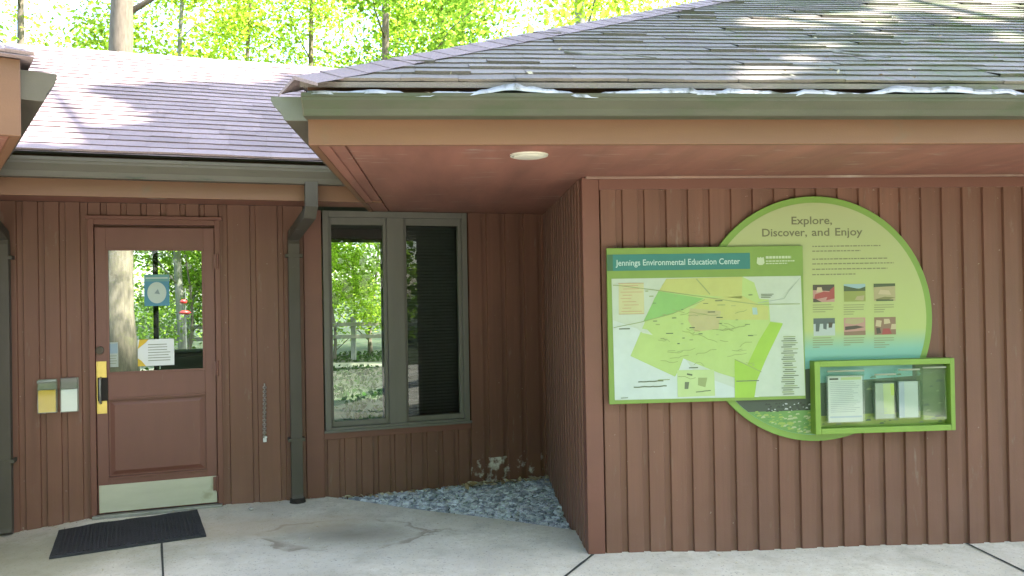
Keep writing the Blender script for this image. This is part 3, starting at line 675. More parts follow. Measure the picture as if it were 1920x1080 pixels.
# door mat
mc = [gnd(*p, -.02) for p in ((92, 1047), (387, 1008), (370, 962), (110, 996))]
t = thing('door_mat', 'black rubber mat lying on the concrete in front of the door', 'mat', FI, tuple(sum(mc, Vector())/4))
mb = MB(); nn = 14
def bil(u, v): return (mc[0]*(1-u)+mc[1]*u)*(1-v)+(mc[3]*(1-u)+mc[2]*u)*v
vs = []
for l in (.014, .002):
    for j in range(nn+1):
        for i in range(nn+1):
            p = bil(i/nn, j/nn); vs.append((p.x, p.y, gz(p.x, p.y)+l+(.002*math.sin(i*1.7+j) if l > .01 else 0)))
W1 = nn+1; o2 = W1*W1; fs = [(j*W1+i, j*W1+i+1, (j+1)*W1+i+1, (j+1)*W1+i) for j in range(nn) for i in range(nn)]
for i in range(nn):
    fs += [(i, o2+i, o2+i+1, i+1), (nn*W1+i, nn*W1+i+1, o2+nn*W1+i+1, o2+nn*W1+i), (i*W1, (i+1)*W1, o2+(i+1)*W1, o2+i*W1), (i*W1+nn, o2+i*W1+nn, o2+(i+1)*W1+nn, (i+1)*W1+nn)]
mb.add(vs, fs); obj('rubber_base', mb, M['mat'], t)
mb = MB()
for k in range(34):                      # low ribs
    u = .04+.92*k/33; a = bil(u-.006, .05); b_ = bil(u+.006, .05); c = bil(u+.006, .95); e = bil(u-.006, .95)
    vs = [(p.x, p.y, gz(p.x, p.y)+h_) for h_ in (.010, .019) for p in (a, b_, c, e)]
    mb.add(vs, [(4, 5, 6, 7), (0, 1, 5, 4), (1, 2, 6, 5), (2, 3, 7, 6), (3, 0, 4, 7)])
obj('ribs', mb, M['mat'], t)
# ------------------------------------------------------------------ signs on the right wing
def text_into(mb, body, s0, s1, zc, hgt, d, mi, bold=.0, font_shear=0, align='fit', spacing=1.0):
    cu = bpy.data.curves.new('txt', 'FONT'); cu.body = body; cu.size = 1; cu.offset = bold; cu.shear = font_shear; cu.resolution_u = 3; cu.space_character = spacing
    o = bpy.data.objects.new('txt', cu); COL.objects.link(o); dg = bpy.context.evaluated_depsgraph_get(); dg.update()
    me = bpy.data.meshes.new_from_object(o.evaluated_get(dg)); v = np.array([tuple(p.co) for p in me.vertices])
    x0, x1 = v[:, 0].min(), v[:, 0].max(); sx_ = (s1-s0)/(x1-x0); sz2 = hgt/.7
    vs = [(s0+(p[0]-x0)*sx_, d, zc+(p[1]-.35)*sz2) for p in v]
    mb.add(vs, [tuple(p.vertices) for p in me.polygons], mi)
    bpy.data.objects.remove(o); bpy.data.curves.remove(cu); bpy.data.meshes.remove(me)
def S(px, py, d): return onR(px, py, d)
def rect(mb, px0, py0, px1, py1, d, mi):
    a, z1 = S((px0), py0, d); b_, z0 = S(px1, py1, d); flat_poly(mb, [(a, z0), (b_, z0), (b_, z1), (a, z1)], d, mi)
# sign 1: round panel
dc = dR-.030
ccx, ccz = S(1522, 597, dc); rr = (S(1522, 371, dc)[1]-S(1522, 824, dc)[1])/2
rr_in = rr-.042
ccz = (S(1540, 368, dc)[1]+S(1560, 826, dc)[1])/2; rr = (S(1540, 368, dc)[1]-S(1560, 826, dc)[1])/2; ccx = S(1748, 600, dc)[0]-rr; rr_in = rr-.038
RS = thing('round_sign', 'large round green-edged sign reading Explore, Discover, and Enjoy on the right wing wall', 'sign', FRR, (ccx, dR, ccz-rr))
ng = 96; circ = lambda r, n=ng: [(ccx+r*math.cos(2*math.pi*k/n), ccz+r*math.sin(2*math.pi*k/n)) for k in range(n)]
obj('panel', MB().prism(circ(rr), dc, dR-.006), flat('signgreen', (.20, .38, .035)), RS, FRR, bevel=.002)
# face: gradient bands are printed colours
m_, n_, p_ = nt('round_sign_print'); ge = N(n_, 'ShaderNodeNewGeometry'); sx3 = N(n_, 'ShaderNodeSeparateXYZ'); lk(n_, ge.outputs['Position'], sx3.inputs[0])
cr = N(n_, 'ShaderNodeValToRGB'); mr = N(n_, 'ShaderNodeMapRange'); mr.inputs[1].default_value = ccz-rr_in; mr.inputs[2].default_value = ccz+rr_in
lk(n_, sx3.outputs[2], mr.inputs[0]); lk(n_, mr.outputs[0], cr.inputs[0]); e = cr.color_ramp.elements
e[0].position = .30; e[0].color = (.115, .30, .27, 1); e[1].position = .45; e[1].color = (.28, .345, .12, 1)
x = e.new(.36); x.color = (.127, .31, .26, 1); x = e.new(1.0); x.color = (.27, .30, .14, 1)
lk(n_, cr.outputs[0], p_.inputs['Base Color']); p_.inputs['Roughness'].default_value = .4
obj('printed_face', MB().prism(circ(rr_in), dc-.0015, dc-.0002), m_, RS, FRR)
# landscape picture at the bottom
mb = MB(); d_ = dc-.0025
def chord(z0, z1, n=24, zf=None):
    """area of the disc between z0 and z1"""
    pts = []
    for k in range(n+1):
        z = z0+(z1-z0)*k/n; h_ = math.sqrt(max(0, (rr_in-.001)**2-(z-ccz)**2)); pts.append((ccx+h_, z))
    L_ = [(2*ccx-x, z) for x, z in reversed(pts)]
    return pts+L_
zA, zB, zC = S(1520, 769, d_)[1], S(1520, 700, d_)[1], ccz-rr_in+.001
flat_poly(mb, chord(zC, zA), d_, 0); flat_poly(mb, chord(zA, zB), d_, 1)
for k in range(9):                         # bushy skyline of the printed wood
    a = ccx-.30+k*.075+random.uniform(-.02, .02); w = random.uniform(.03, .06); h_ = random.uniform(.02, .07)
    flat_poly(mb, [(a-w, zB-.001), (a+w, zB-.001), (a+w*.8, zB+h_*.6), (a+w*.2, zB+h_), (a-w*.5, zB+h_*.8)], d_-.0002*k, 1)
for k in range(240):
    z = random.uniform(zC+.01, zA); h_ = math.sqrt(max(0, (rr_in-.01)**2-(z-ccz)**2)); x = ccx+random.uniform(-h_, h_)*.97; w = random.uniform(.004, .02); t = w*.35
    if abs(x-ccx)+w > h_: continue
    flat_poly(mb, [(x-w, z-t), (x+w, z-t*.6), (x+w*.5, z+t), (x-w*.6, z+t*.8)], d_-.0006-k*2e-6, random.choice((2, 3, 2, 4)))
for k in range(60):
    z = random.uniform(zA, zA+.05); x = ccx-random.uniform(.0, .32); w = random.uniform(.004, .012)
    flat_poly(mb, [(x-w, z-w*.4), (x+w, z-w*.4), (x+w*.5, z+w*.5), (x-w*.5, z+w*.5)], d_-.0006-k*2e-6, random.choice((5, 6, 6)))
obj('printed_landscape', mb, [flat('meadow', (.14, .34, .06)), flat('darkwood', (.045, .075, .045)), flat('meadow2', (.30, .46, .06)), flat('meadow3', (.10, .30, .06)), flat('meadow4', (.42, .50, .25)), flat('flowers', (.45, .5, .5)), flat('darkwood2', (.02, .04, .02))], RS, FRR)
mb = MB(); d_ = dc-.0028
z1 = S(1522, 413, d_)[1]; a = S(1484, 413, d_)[0]; b_ = S(1560, 413, d_)[0]; text_into(mb, 'Explore,', a, b_, z1, .046, d_, 0, bold=.012); OL = flat('olive', (.16, .16, .065)); obj('title_text', mb, OL, RS, FRR); mb = MB()
z2 = S(1522, 435, d_)[1]; 
for wd_, x0, x1, dz, hh in (('Discover,', 1429, 1513, 0, .046), ('and', 1522, 1555, 0, .046), ('Enjoy', 1566, 1617, 0, .046)):
    mb = MB(); a = S(x0, 435, d_)[0]; b_ = S(x1, 435, d_)[0]; text_into(mb, wd_, a, b_, z2, hh, d_, 0, bold=.012); obj('title_text', mb, OL, RS, FRR)
mb = MB(); OL2 = flat('olive2', (.23, .25, .11))
for py, pe in ((462, 1651), (471, 1614), (486, 1665), (495, 1676), (505, 1664), (515, 1604)):
    a, z = S(1523, py, d_); e_ = S(pe, py, d_)[0]; x = a
    while x < e_:
        w = random.uniform(.010, .030); flat_poly(mb, [(x, z-.0035), (min(x+w, e_), z-.0035), (min(x+w, e_), z+.0035), (x, z+.0035)], d_, 0); x += w+.005
    obj('body_text', mb, OL2, RS, FRR); mb = MB()
for i, px in enumerate((1524, 1582, 1639)):
    for j, py in enumerate((572, 634)):
        mb = MB()
        n = (4, 5, 5, 4, 4, 5)[i*2+j]
        for k in range(n):
            a, z = S(px, py+k*4.3, d_); w = (.12, .135, .13, .13, .07, .1)[(k+i) % 6]*(.95 if k < n-1 else .6); flat_poly(mb, [(a, z-.002), (a+w, z-.002), (a+w, z+.002), (a, z+.002)], d_, 0)
        obj('body_text', mb, OL2, RS, FRR, label=None)
cols = {'red': (.38, .06, .05), 'pink': (.50, .27, .22), 'dk': (.07, .06, .035), 'sky': (.30, .48, .50), 'tree': (.06, .10, .03), 'field': (.28, .34, .06), 'tan': (.42, .38, .18), 'snow': (.45, .55, .52), 'slate': (.09, .13, .12), 'brn': (.26, .16, .09), 'cream': (.55, .47, .27), 'olv': (.22, .22, .06)}
cn = list(cols)
def photo(px, py, base, bits):
    mb = MB(); a, z1 = S(px, py, d_); b_, z0 = S(px+41, py+32, d_); w = b_-a; h_ = z1-z0
    flat_poly(mb, [(a, z0), (b_, z0), (b_, z1), (a, z1)], d_, cn.index(base))
    for k, (c, pts) in enumerate(bits): flat_poly(mb, [(a+u*w, z0+v*h_) for u, v in pts], d_-.0003*(k+1), cn.index(c))
    obj('printed_photo', mb, [flat('ph_'+c, cols[c]) for c in cn], RS, FRR)
photo(1524, 534, 'pink', [('dk', [(0, .7), (1, .6), (1, 1), (0, 1)]), ('red', [(.05, .15), (.7, .3), (.95, .55), (.5, .6), (.1, .45)]), ('red', [(.6, .1), (1, .2), (1, .9), (.8, .7)]), ('cream', [(.15, .55), (.45, .6), (.4, .85), (.2, .85)]), ('dk', [(0, 0), (.4, 0), (.1, .2), (0, .2)])])
photo(1582, 533, 'field', [('sky', [(0, .75), (1, .75), (1, 1), (0, 1)]), ('tree', [(0, .6), (1, .6), (1, .85), (.7, .72), (.4, .8), (0, .92)]), ('tan', [(.5, .1), (.9, .05), (.95, .35), (.6, .3)])])
photo(1638, 532, 'tan', [('tree', [(0, .8), (1, .85), (1, 1), (0, 1)]), ('olv', [(0, .1), (.6, .05), (1, .2), (.5, .25)]), ('cream', [(.2, .4), (.8, .35), (.7, .6), (.3, .65)]), ('tree', [(.1, 0), (.9, 0), (.9, .08), (.1, .1)])])
photo(1525, 597, 'snow', [('slate', [(0, .68), (1, .68), (1, 1), (0, 1)]), ('slate', [(.1, .25), (.25, .25), (.3, .7), (.1, .7)]), ('slate', [(.45, .4), (.6, .35), (.62, .7), (.45, .7)]), ('dk', [(.7, .45), (.85, .45), (.9, .75), (.7, .75)])])
photo(1582, 596, 'pink', [('brn', [(0, 0), (1, 0), (1, .25), (0, .2)]), ('dk', [(.05, .3), (.5, .35), (.95, .45), (.6, .55), (.05, .5)]), ('tan', [(.05, .7), (.5, .6), (.95, .75), (.9, .95), (.1, .95)])])
photo(1639, 595, 'brn', [('cream', [(.05, .5), (.3, .45), (.35, .8), (.1, .85)]), ('cream', [(.45, .6), (.75, .65), (.7, .9), (.45, .9)]), ('red', [(.35, 0), (.8, .05), (.7, .35), (.4, .35)]), ('cream', [(.75, .3), (1, .3), (1, .6), (.8, .6)]), ('dk', [(.1, .05), (.3, .1), (.25, .4), (.08, .4)])])
# sign 2: map panel
dm = dR-.056
a, zt = S(1138, 465, dm); b_, zb = S(1511, 752, dm); zt = (S(1138, 466, dm)[1]+S(1505, 460, dm)[1])/2; zb = (S(1143, 757, dm)[1]+S(1511, 749, dm)[1])/2
a = (S(1137, 466, dm)[0]+S(1143, 757, dm)[0])/2; b_ = (S(1505, 460, dm)[0]+S(1511, 749, dm)[0])/2
MS = thing('map_sign', 'rectangular trail map board with green border overlapping the left of the round sign', 'sign', FRR, ((a+b_)/2, dR, zb))
SG = flat('signgreen2', (.20, .36, .035))
obj('panel', MB().box(a, b_, dm, dm+.022, zb, zt), SG, MS, FRR, bevel=.002)
obj('mounting_rail', MB().box(a+.05, a+.09, dm+.0225, dR-.005, zb+.05, zt-.05), M['steel'], MS, FRR)
WD, HT = b_-a, zt-zb
# panel uv from the photograph: u 0..1 over px 1138..1508 ; v 0..1 down py 463..753
def mp(px, py): 
    u = (px-1140)/(1508-1140); top = 466-6*u; bot = 757-8*u; v_ = (py-top)/(bot-top); return (a+u*WD, zt-v_*HT)
d_ = dm-.0008
def mpoly(mb, pts, layer, mi): flat_poly(mb, [mp(*p) for p in reversed(pts)], dm-.0008-.0004*layer, mi)
cl = {'paper': (.52, .63, .50), 'paper2': (.56, .68, .64), 'teal': (.012, .22, .19), 'tealdk': (.035, .16, .06), 'parkl': (.43, .62, .17), 'parky': (.50, .56, .14), 'greenm': (.23, .53, .12), 'lime': (.32, .58, .02), 'pinkb': (.48, .48, .20), 'line': (.28, .38, .10), 'dark': (.13, .18, .09), 'org': (.55, .36, .18), 'cream': (.58, .60, .30), 'inset': (.48, .66, .26), 'mid': (.30, .40, .13), 'blue': (.35, .55, .50), 'grey': (.36, .45, .38)}
ck = list(cl); ci = {k: i for i, k in enumerate(ck)}
mb = MB()
mpoly(mb, [(1140, 478), (1407, 474), (1407, 504), (1140, 508.5)], 1, ci['teal'])
mpoly(mb, [(1140, 478), (1151, 478), (1151, 508.3), (1140, 508.5)], 2, ci['tealdk'])
obj('header_band', mb, [flat('m_'+k, cl[k]) for k in ck], MS, FRR)
mb = MB(); t0 = mp(1156, 493); t1 = mp(1388, 489.5); text_into(mb, 'Jennings Environmental Education Center', t0[0], t1[0], (t0[1]+t1[1])/2, .034, dm-.0022, 0, bold=.012)
obj('title_text', mb, flat('paleaqua', (.50, .72, .66)), MS, FRR)
mb = MB(); ex, ez = mp(1427, 489); r = .024
flat_poly(mb, [(ex-r*1.0, ez-r*.55), (ex-r*.45, ez-r*1.0), (ex+r*.45, ez-r*1.0), (ex+r*1.0, ez-r*.55), (ex+r*.8, ez+r*.9), (ex+r*.25, ez+r*.75), (ex, ez+r), (ex-r*.25, ez+r*.75), (ex-r*.8, ez+r*.9)], dm-.0016, 0)
for py, e_, h_ in ((482.5, 1485, 2.4), (489.5, 1492, 1.2), (494, 1478, 1.0)):
    p = mp(1437, py); q = mp(e_, py-.5); x = p[0]
    while x < q[0]:
        w = random.uniform(.008, .02); hh = h_*.003; x2 = min(x+w, q[0]); flat_poly(mb, [(x, p[1]-hh), (x2, p[1]-hh), (x2, p[1]+hh), (x, p[1]+hh)], dm-.0016, 0); x += w+.0035
obj('logo', mb, flat('logo', (.55, .68, .42)), MS, FRR)
mb = MB()
mpoly(mb, [(1148, 523), (1503, 517), (1507, 743), (1150, 749)], 1, ci['paper'])
mpoly(mb, [(1149, 600), (1260, 640), (1300, 700), (1420, 745), (1150, 748)], 2, ci['paper2'])
mpoly(mb, [(1251, 524), (1392, 519), (1414, 530), (1423, 560), (1441, 562), (1443, 603), (1466, 606), (1420, 690), (1413, 700), (1407, 715), (1371, 708), (1343, 699), (1278, 672), (1270, 692), (1262, 706), (1180, 667), (1207, 606), (1226, 560)], 3, ci['parkl'])
mpoly(mb, [(1249, 523), (1392, 519), (1390, 560), (1235, 546)], 4, ci['parky'])
mpoly(mb, [(1320, 560), (1392, 555), (1420, 570), (1440, 575), (1440, 600), (1330, 600), (1290, 585)], 4, ci['parky'])
mpoly(mb, [(1234, 546), (1318, 560), (1278, 582), (1205, 603)], 5, ci['greenm'])
mpoly(mb, [(1292, 578), (1350, 583), (1345, 617), (1300, 622), (1288, 600)], 5, ci['pinkb'])
mpoly(mb, [(1443, 604), (1467, 607), (1436, 668), (1415, 715), (1410, 746), (1373, 746), (1374, 674), (1398, 684), (1420, 640)], 6, ci['lime'])
mpoly(mb, [(1190, 613), (1212, 618), (1222, 628), (1203, 624)], 6, ci['paper'])
mpoly(mb, [(1161, 532), (1207, 531), (1207, 588), (1160, 589)], 5, ci['cream'])
mpoly(mb, [(1266, 694), (1335, 693), (1336, 742), (1266, 744)], 7, ci['inset'])
mpoly(mb, [(1280, 716), (1288, 716), (1286, 729), (1279, 729)], 8, ci['dark'])
mpoly(mb, [(1305, 708), (1322, 708), (1318, 726), (1304, 722)], 8, ci['mid'])
mpoly(mb, [(1409, 577), (1418, 577), (1419, 590), (1410, 590)], 8, ci['blue'])
def pline(pts, w, layer, mi, wig=0):
    q = []
    for (x0, y0), (x1, y1) in zip(pts, pts[1:]):
        nseg = max(1, int(math.hypot(x1-x0, y1-y0)/5)) if wig else 1
        for k in range(nseg): q.append((x0+(x1-x0)*k/nseg+random.uniform(-wig, wig), y0+(y1-y0)*k/nseg+random.uniform(-wig, wig)))
    q.append(pts[-1])
    for (x0, y0), (x1, y1) in zip(q, q[1:]):
        L_ = math.hypot(x1-x0, y1-y0) or 1; nx, ny = -(y1-y0)/L_*w/2, (x1-x0)/L_*w/2
        mpoly(mb, [(x0+nx, y0+ny), (x1+nx, y1+ny), (x1-nx, y1-ny), (x0-nx, y0-ny)][::1], layer, mi)
pline([(1150, 535), (1165, 536), (1235, 545), (1320, 557), (1380, 566), (1420, 571), (1500, 570)], 1.4, 9, ci['mid'])
pline([(1150, 614), (1200, 604), (1260, 588), (1320, 562)], 1.2, 9, ci['mid'])
pline([(1420, 568), (1470, 560), (1480, 545), (1500, 522)], 1.0, 9, ci['grey'])
pline([(1374, 674), (1400, 686), (1424, 698)], 1.4, 9, ci['line'])
pline([(1376, 715), (1419, 714)], 1.8, 9, ci['dark'])
pline([(1305, 523), (1320, 540), (1330, 552)], 2.0, 9, ci['mid'])
for k in range(26):
    x = random.uniform(1225, 1400); y = random.uniform(575, 685); pts = [(x, y)]
    for _ in range(random.randint(2, 5)): x += random.uniform(4, 14); y += random.uniform(-5, 5); pts.append((x, y))
    if pts[-1][0] < 1425: pline(pts, .9, 10, ci['line'] if k % 3 else ci['mid'], .8)
for k in range(34):
    x = random.uniform(1200, 1425); y = random.uniform(526, 690); 
    if y > 600+0 and x < 1215: continue
    w = random.uniform(4, 16); pline([(x, y), (x+w, y-.2)], random.choice((1.0, 1.5, 1.8)), 11, ci['dark'] if k % 2 else ci['mid'])
for k in range(9):
    y = 536+k*6; pline([(1162+random.uniform(0, 8), y), (1205-random.uniform(0, 22), y-.5)], 1.1, 11, ci['org'])
pline([(1160, 532), (1207, 531)], 1, 11, ci['org']); pline([(1160, 589), (1207, 588)], 1, 11, ci['org'])
for k in range(29): y = 632+k*3.85; pline([(1463+random.uniform(-2, 6), y), (1490+random.uniform(-8, 6), y-.4)], 1.5, 11, ci['dark'] if k % 3 else ci['mid'])
for k in range(3): pline([(1426, 552+3*k), (1450-3*k, 551.6+3*k)], 1.2, 11, ci['dark'])
pline([(1193, 715), (1240, 713.5)], 2.0, 11, ci['dark'], .5); pline([(1185, 725), (1246, 723)], 2.0, 11, ci['dark'], .5); pline([(1230, 712), (1252, 711)], 1.2, 11, ci['mid'])
pline([(1160, 616.5), (1180, 616)], 2, 11, ci['dark']); pline([(1161, 745), (1174, 744.6)], 1.4, 11, ci['dark']); pline([(1288, 689.5), (1305, 689)], 1.8, 11, ci['dark'])
pline([(1268, 706), (1280, 705), (1290, 710), (1300, 708)], 1.2, 11, ci['mid'], .6); pline([(1300, 735), (1328, 732)], 1.6, 11, ci['dark'], .4); pline([(1284, 701), (1294, 703)], 3, 11, ci['dark'])
obj('printed_map', mb, [flat('m_'+k, cl[k]) for k in ck], MS, FRR)
# literature rack
d1, d0_ = dR-.0315, dR-.098
a, b_ = (S(1527, 678, d0_)[0]+S(1530, 815, d0_)[0])/2, (S(1788, 671, d0_)[0]+S(1794, 807, d0_)[0])/2
zt = (S(1527, 678, d0_)[1]+S(1788, 671, d0_)[1])/2; zb = (S(1530, 815, d0_)[1]+S(1794, 807, d0_)[1])/2
LR = thing('brochure_rack', 'green framed clear leaflet rack over the lower right edge of the round sign', 'brochure rack', FRR, ((a+b_)/2, dR, zb))
bw = .034; SG2 = flat('rackgreen', (.22, .40, .025))
obj('frame', MB().box(a, a+bw, d0_, d1, zb, zt).box(b_-bw*.8, b_, d0_, d1, zb, zt).box(a+bw, b_-bw*.8, d0_, d1, zt-bw, zt).box(a+bw, b_-bw*.8, d0_, d1, zb, zb+bw), SG2, LR, FRR, bevel=.003)
ba, bb, bz0, bz1 = a+bw, b_-bw*.8, zb+bw, zt-bw
mb = MB(); dd = d1-.006; mb.box(ba, bb, dd, d1-.001, bz0, bz1, 0)
h_ = bz1-bz0; w_ = bb-ba
flat_poly(mb, [(ba, bz0+h_*.72), (ba+w_*.75, bz0+h_*.8), (ba+w_*.75, bz1), (ba, bz1)], dd-.0005, 1)
flat_poly(mb, [(ba, bz0), (bb, bz0), (bb, bz0+h_*.22), (ba, bz0+h_*.18)], dd-.0005, 2)
flat_poly(mb, [(ba+w_*.8, bz0+h_*.15), (bb, bz0+h_*.1), (bb, bz1), (ba+w_*.77, bz1)], dd-.0008, 3)
for k in range(90):
    x = random.uniform(ba+.02, bb-.03); z = random.uniform(bz0+.01, bz1-.06); w = random.uniform(.006, .022)
    flat_poly(mb, [(x-w, z-w*.3), (x+w, z-w*.2), (x+w*.6, z+w*.4), (x-w*.4, z+w*.4)], dd-.001-k*3e-6, random.choice((0, 3, 4)))
obj('back_panel', mb, [flat('rk_dark', (.08, .15, .08)), flat('rk_sky', (.20, .50, .44)), flat('rk_grass', (.30, .42, .06)), flat('rk_mid', (.13, .22, .08)), flat('rk_lit', (.22, .32, .14))], LR, FRR)
pk = d0_+.012
specs = [(1551, 697, 1622, 792, 'white', 'white printed sheets in the widest left pocket of the leaflet rack', 706),
         (1640, 703, 1681, 786, 'mix', 'grey and yellow-green leaflets in the second pocket of the leaflet rack', 719),
         (1684, 694, 1726, 784, 'plain', 'plain pale leaflets in the third pocket of the leaflet rack', 716),
         (1730, 690, 1775, 786, None, None, 0)]
for (x0, y0, x1, y1, kind, lab, ys) in specs:
    p0, z1 = S(x0, y0, pk); p1, z0 = S(x1, y1, pk)
    obj('pocket', MB().box(p0, p1, pk, pk+.003, z0, z1).box(p0, p0+.003, pk+.003, dd-.001, z0, z1).box(p1-.003, p1, pk+.003, dd-.001, z0, z1).box(p0+.003, p1-.003, pk+.003, dd-.001, z0, z0+.003)
        .box(p0, p1, pk-.010, pk-.0005, z1-.028, z1-.018), M['acrylic'], LR, FRR)
    obj('pocket_rim', MB().tube([(p0, pk-.002, z1+.002), (p1, pk-.002, z1+.002)], .005, 8), flat('rim', (.42, .46, .33)), LR, FRR, smooth=True)
    if not kind: continue
    zt_ = S(x0, ys, pk)[1]
    face = {'white': flat('sheet', (.60, .68, .64)), 'mix': flat('greyleaf', (.36, .46, .36)), 'plain': flat('paleleaf', (.52, .62, .56))}[kind]
    bt_ = thing('leaflets', lab, 'leaflets', FRR, ((p0+p1)/2, pk+.02, z0+.004))
    obj('paper_stack', MB().box(p0+.007, p1-.007, pk+.008, pk+.035, z0+.005, zt_), face, bt_, FRR, bevel=.001)
    mb = MB(); e_ = pk+.0072
    if kind == 'white':
        lines(mb, p0+.02, p1-.02, z0+.06, zt_-.03, 17, e_, 0, .28, .3)
        flat_poly(mb, [(p0+.015, z0+.03), (p1-.015, z0+.03), (p1-.015, z0+.040), (p0+.015, z0+.040)], e_, 1)
        flat_poly(mb, [(p0+.016, zt_-.022), (p0+.07, zt_-.022), (p0+.07, zt_-.012), (p0+.016, zt_-.012)], e_, 2)
        flat_poly(mb, [(p0+.085, zt_-.024), (p1-.015, zt_-.024), (p1-.015, zt_-.008), (p0+.085, zt_-.008)], e_, 3)
    elif kind == 'mix':
        w = p1-p0; flat_poly(mb, [(p0+w*.45, z0+.03), (p1-.007, z0+.03), (p1-.007, zt_-.004), (p0+w*.42, zt_-.004)], e_, 3); flat_poly(mb, [(p0+w*.8, z0+.14), (p1-.007, z0+.14), (p1-.007, zt_-.004), (p0+w*.75, zt_-.004)], e_-.0003, 4)
        lines(mb, p0+.012, p0+w*.7, z0+.02, z0+.07, 3, e_-.0006, 0, .2)
    else:
        w = p1-p0; flat_poly(mb, [(p0+.007, z0+.006), (p0+w*.3, z0+.006), (p0+w*.3, zt_-.002), (p0+.007, zt_-.002)], e_, 1)
    obj('printed_front', mb, [flat('pr_grey', (.38, .45, .42)), flat('pr_blue', (.42, .52, .62)), M['ink'], flat('pr_lime', (.50, .62, .28)), flat('pr_lime2', (.48, .66, .08))], bt_, FRR)
# wasp nest spot and small litter
def pebble(mb, c, s, sq=.6, tint=None):
    a = random.random()*6; R = Matrix.Rotation(a, 3, 'Z') @ Matrix.Rotation(random.uniform(-.5, .5), 3, 'X')
    base = [(-1, -.6, -.3), (.8, -.8, -.4), (1, .5, -.2), (-.7, .8, -.4), (-.8, -.5, .5), (.6, -.6, .6), (.8, .6, .4), (-.6, .5, .6)]
    vs = [Vector(c)+R @ (Vector((x*s*random.uniform(.7, 1.1), y*s*random.uniform(.6, 1), z*s*sq*random.uniform(.7, 1.1)))) for x, y, z in base]
    mb.add(vs, [(0, 3, 2, 1), (4, 5, 6, 7), (0, 1, 5, 4), (1, 2, 6, 5), (2, 3, 7, 6), (3, 0, 4, 7)], tint=random.random() if tint is None else tint)
mb = MB(); cnt = 0
xlo, xhi = edge[0].x-.05, p_far.x+.1
while cnt < 4200:
    x = random.uniform(xlo, edge[-1].x+.12); y = random.uniform(edge[-1].y-.05, 7.2)
    if x < edge[-1].x and y < edge_y(x)+.012: continue
    if y > wall_y(min(x, p_near.x-.02))-.055: continue
    # inside of the side wall line
    q = FS.inverted() @ Vector((x, y, 0))
    if q.y > -.012: continue
    lvl = -.085+.03*min(1, max(0, (y-5.2)/1.5)); 
    pebble(mb, (x, y, lvl+random.uniform(0, .022)), random.choice((.012, .016, .02, .028))*random.uniform(.8, 1.2)); cnt += 1
struct(obj('gravel', mb, M['gravel'], org=(0, 0, 0)), 'stuff')
gb = MB(); gb.add([(-1.4, 5.0, -.10), (1.2, 5.0, -.10), (1.2, 7.4, -.085), (-1.4, 7.4, -.085)], [(0, 1, 2, 3)]); struct(obj('gravel_bed', gb, M['joint'], org=(0, 0, 0)))
# leaf litter: along wall feet, on roof
mb = MB()
def litter(c, up, s):
    up = up.normalized(); a = Vector((random.gauss(0, 1), random.gauss(0, 1), random.gauss(0, 1))); a = (a-up*a.dot(up)).normalized(); b_ = up.cross(a)
    mb.add([c-a*s, c-b_*s*.5+up*s*.25, c+a*s+up*s*.2, c+b_*s*.5+up*s*.1], [(0, 1, 2, 3)])
for k in range(150):
    s = random.uniform(wl, sx); p = FM @ Vector((s, dM-.02-abs(random.gauss(0, .05)), 0)); litter(Vector((p.x, p.y, -.035+random.uniform(0, .012))), Vector((random.gauss(0, .3), random.gauss(0, .3), 1)), random.uniform(.010, .03))
for k in range(90):
    s = random.uniform(wr-.1, sx-.02); p = FM @ Vector((s, dM-.04-abs(random.gauss(0, .05)), 0)); litter(Vector((p.x, p.y, -.03+random.uniform(0, .02))), Vector((random.gauss(0, .4), random.gauss(0, .4), 1)), random.uniform(.015, .04))
for k in range(60):
    s = random.uniform(-1.4, wl); p = FM @ Vector((s, dM-.02-abs(random.gauss(0, .03)), 0)); litter(Vector((p.x, p.y, gz(p.x, p.y)+.006)), Vector((random.gauss(0, .3), random.gauss(0, .3), 1)), random.uniform(.004, .012))
for k in range(190):
    x = random.uniform(-3.2, 2.8); y = random.uniform(3.9, 6.2)
    if y > min(edge_y(x), wall_y(x))-.08: continue
    litter(Vector((x, y, gz(x, y)+.005)), Vector((random.gauss(0, .3), random.gauss(0, .3), 1)), random.uniform(.004, .011))
struct(obj('leaf_litter', mb, M['litter'], org=(0, 0, 0)), 'stuff')
mb = MB(); upR = FRR.to_3x3() @ Vector((0, -K, 1)).normalized()
for k in range(130):
    dd_ = random.random()**1.6*3.2; s = rs0+dd_+random.random()**.8*6.0
    if s > rs0+7 or (s < rs0+2.0 and random.random() < .75): continue
    p = FRR @ Vector((s, rd0+dd_, rz0+K*dd_+.022)); litter(p, upR+Vector((random.gauss(0, .25),)*3), random.uniform(.006, .020))
for k in range(60):
    s = random.uniform(scr+.2, scr+5); p = FRR @ Vector((s, gfront-.07+random.uniform(-.03, .03), gR1-.002+random.uniform(-.01, .012))); litter(p, upR+Vector((random.gauss(0, .5),)*3), random.uniform(.01, .035))
struct(obj('roof_litter', mb, M['litter'], org=(0, 0, 0)), 'stuff')
for n_i, (s_, d_r) in enumerate([(2.6, .55), (3.2, .9), (1.2, .5)]):
    p = [Vector((rs0+s_+random.uniform(0, .05)+k*.07*(1+.3*n_i), rd0+d_r+random.uniform(-.02, .02)+k*(-.03 if n_i != 1 else .02), 0)) for k in range(5)]
    for q in p: q.z = rz0+K*(q.y-rd0)+.028
    tag(obj('twig', MB().tube(p, [.007, .006, .006, .004, .003], 6), M['bark_grey'], None, FRR), ['pale fallen twig on the middle of the mossy roof above the map board', 'pale fallen twig higher on the mossy roof right of the other twigs', 'short fallen twig on the roof nearest the hip edge'][n_i], 'twig')
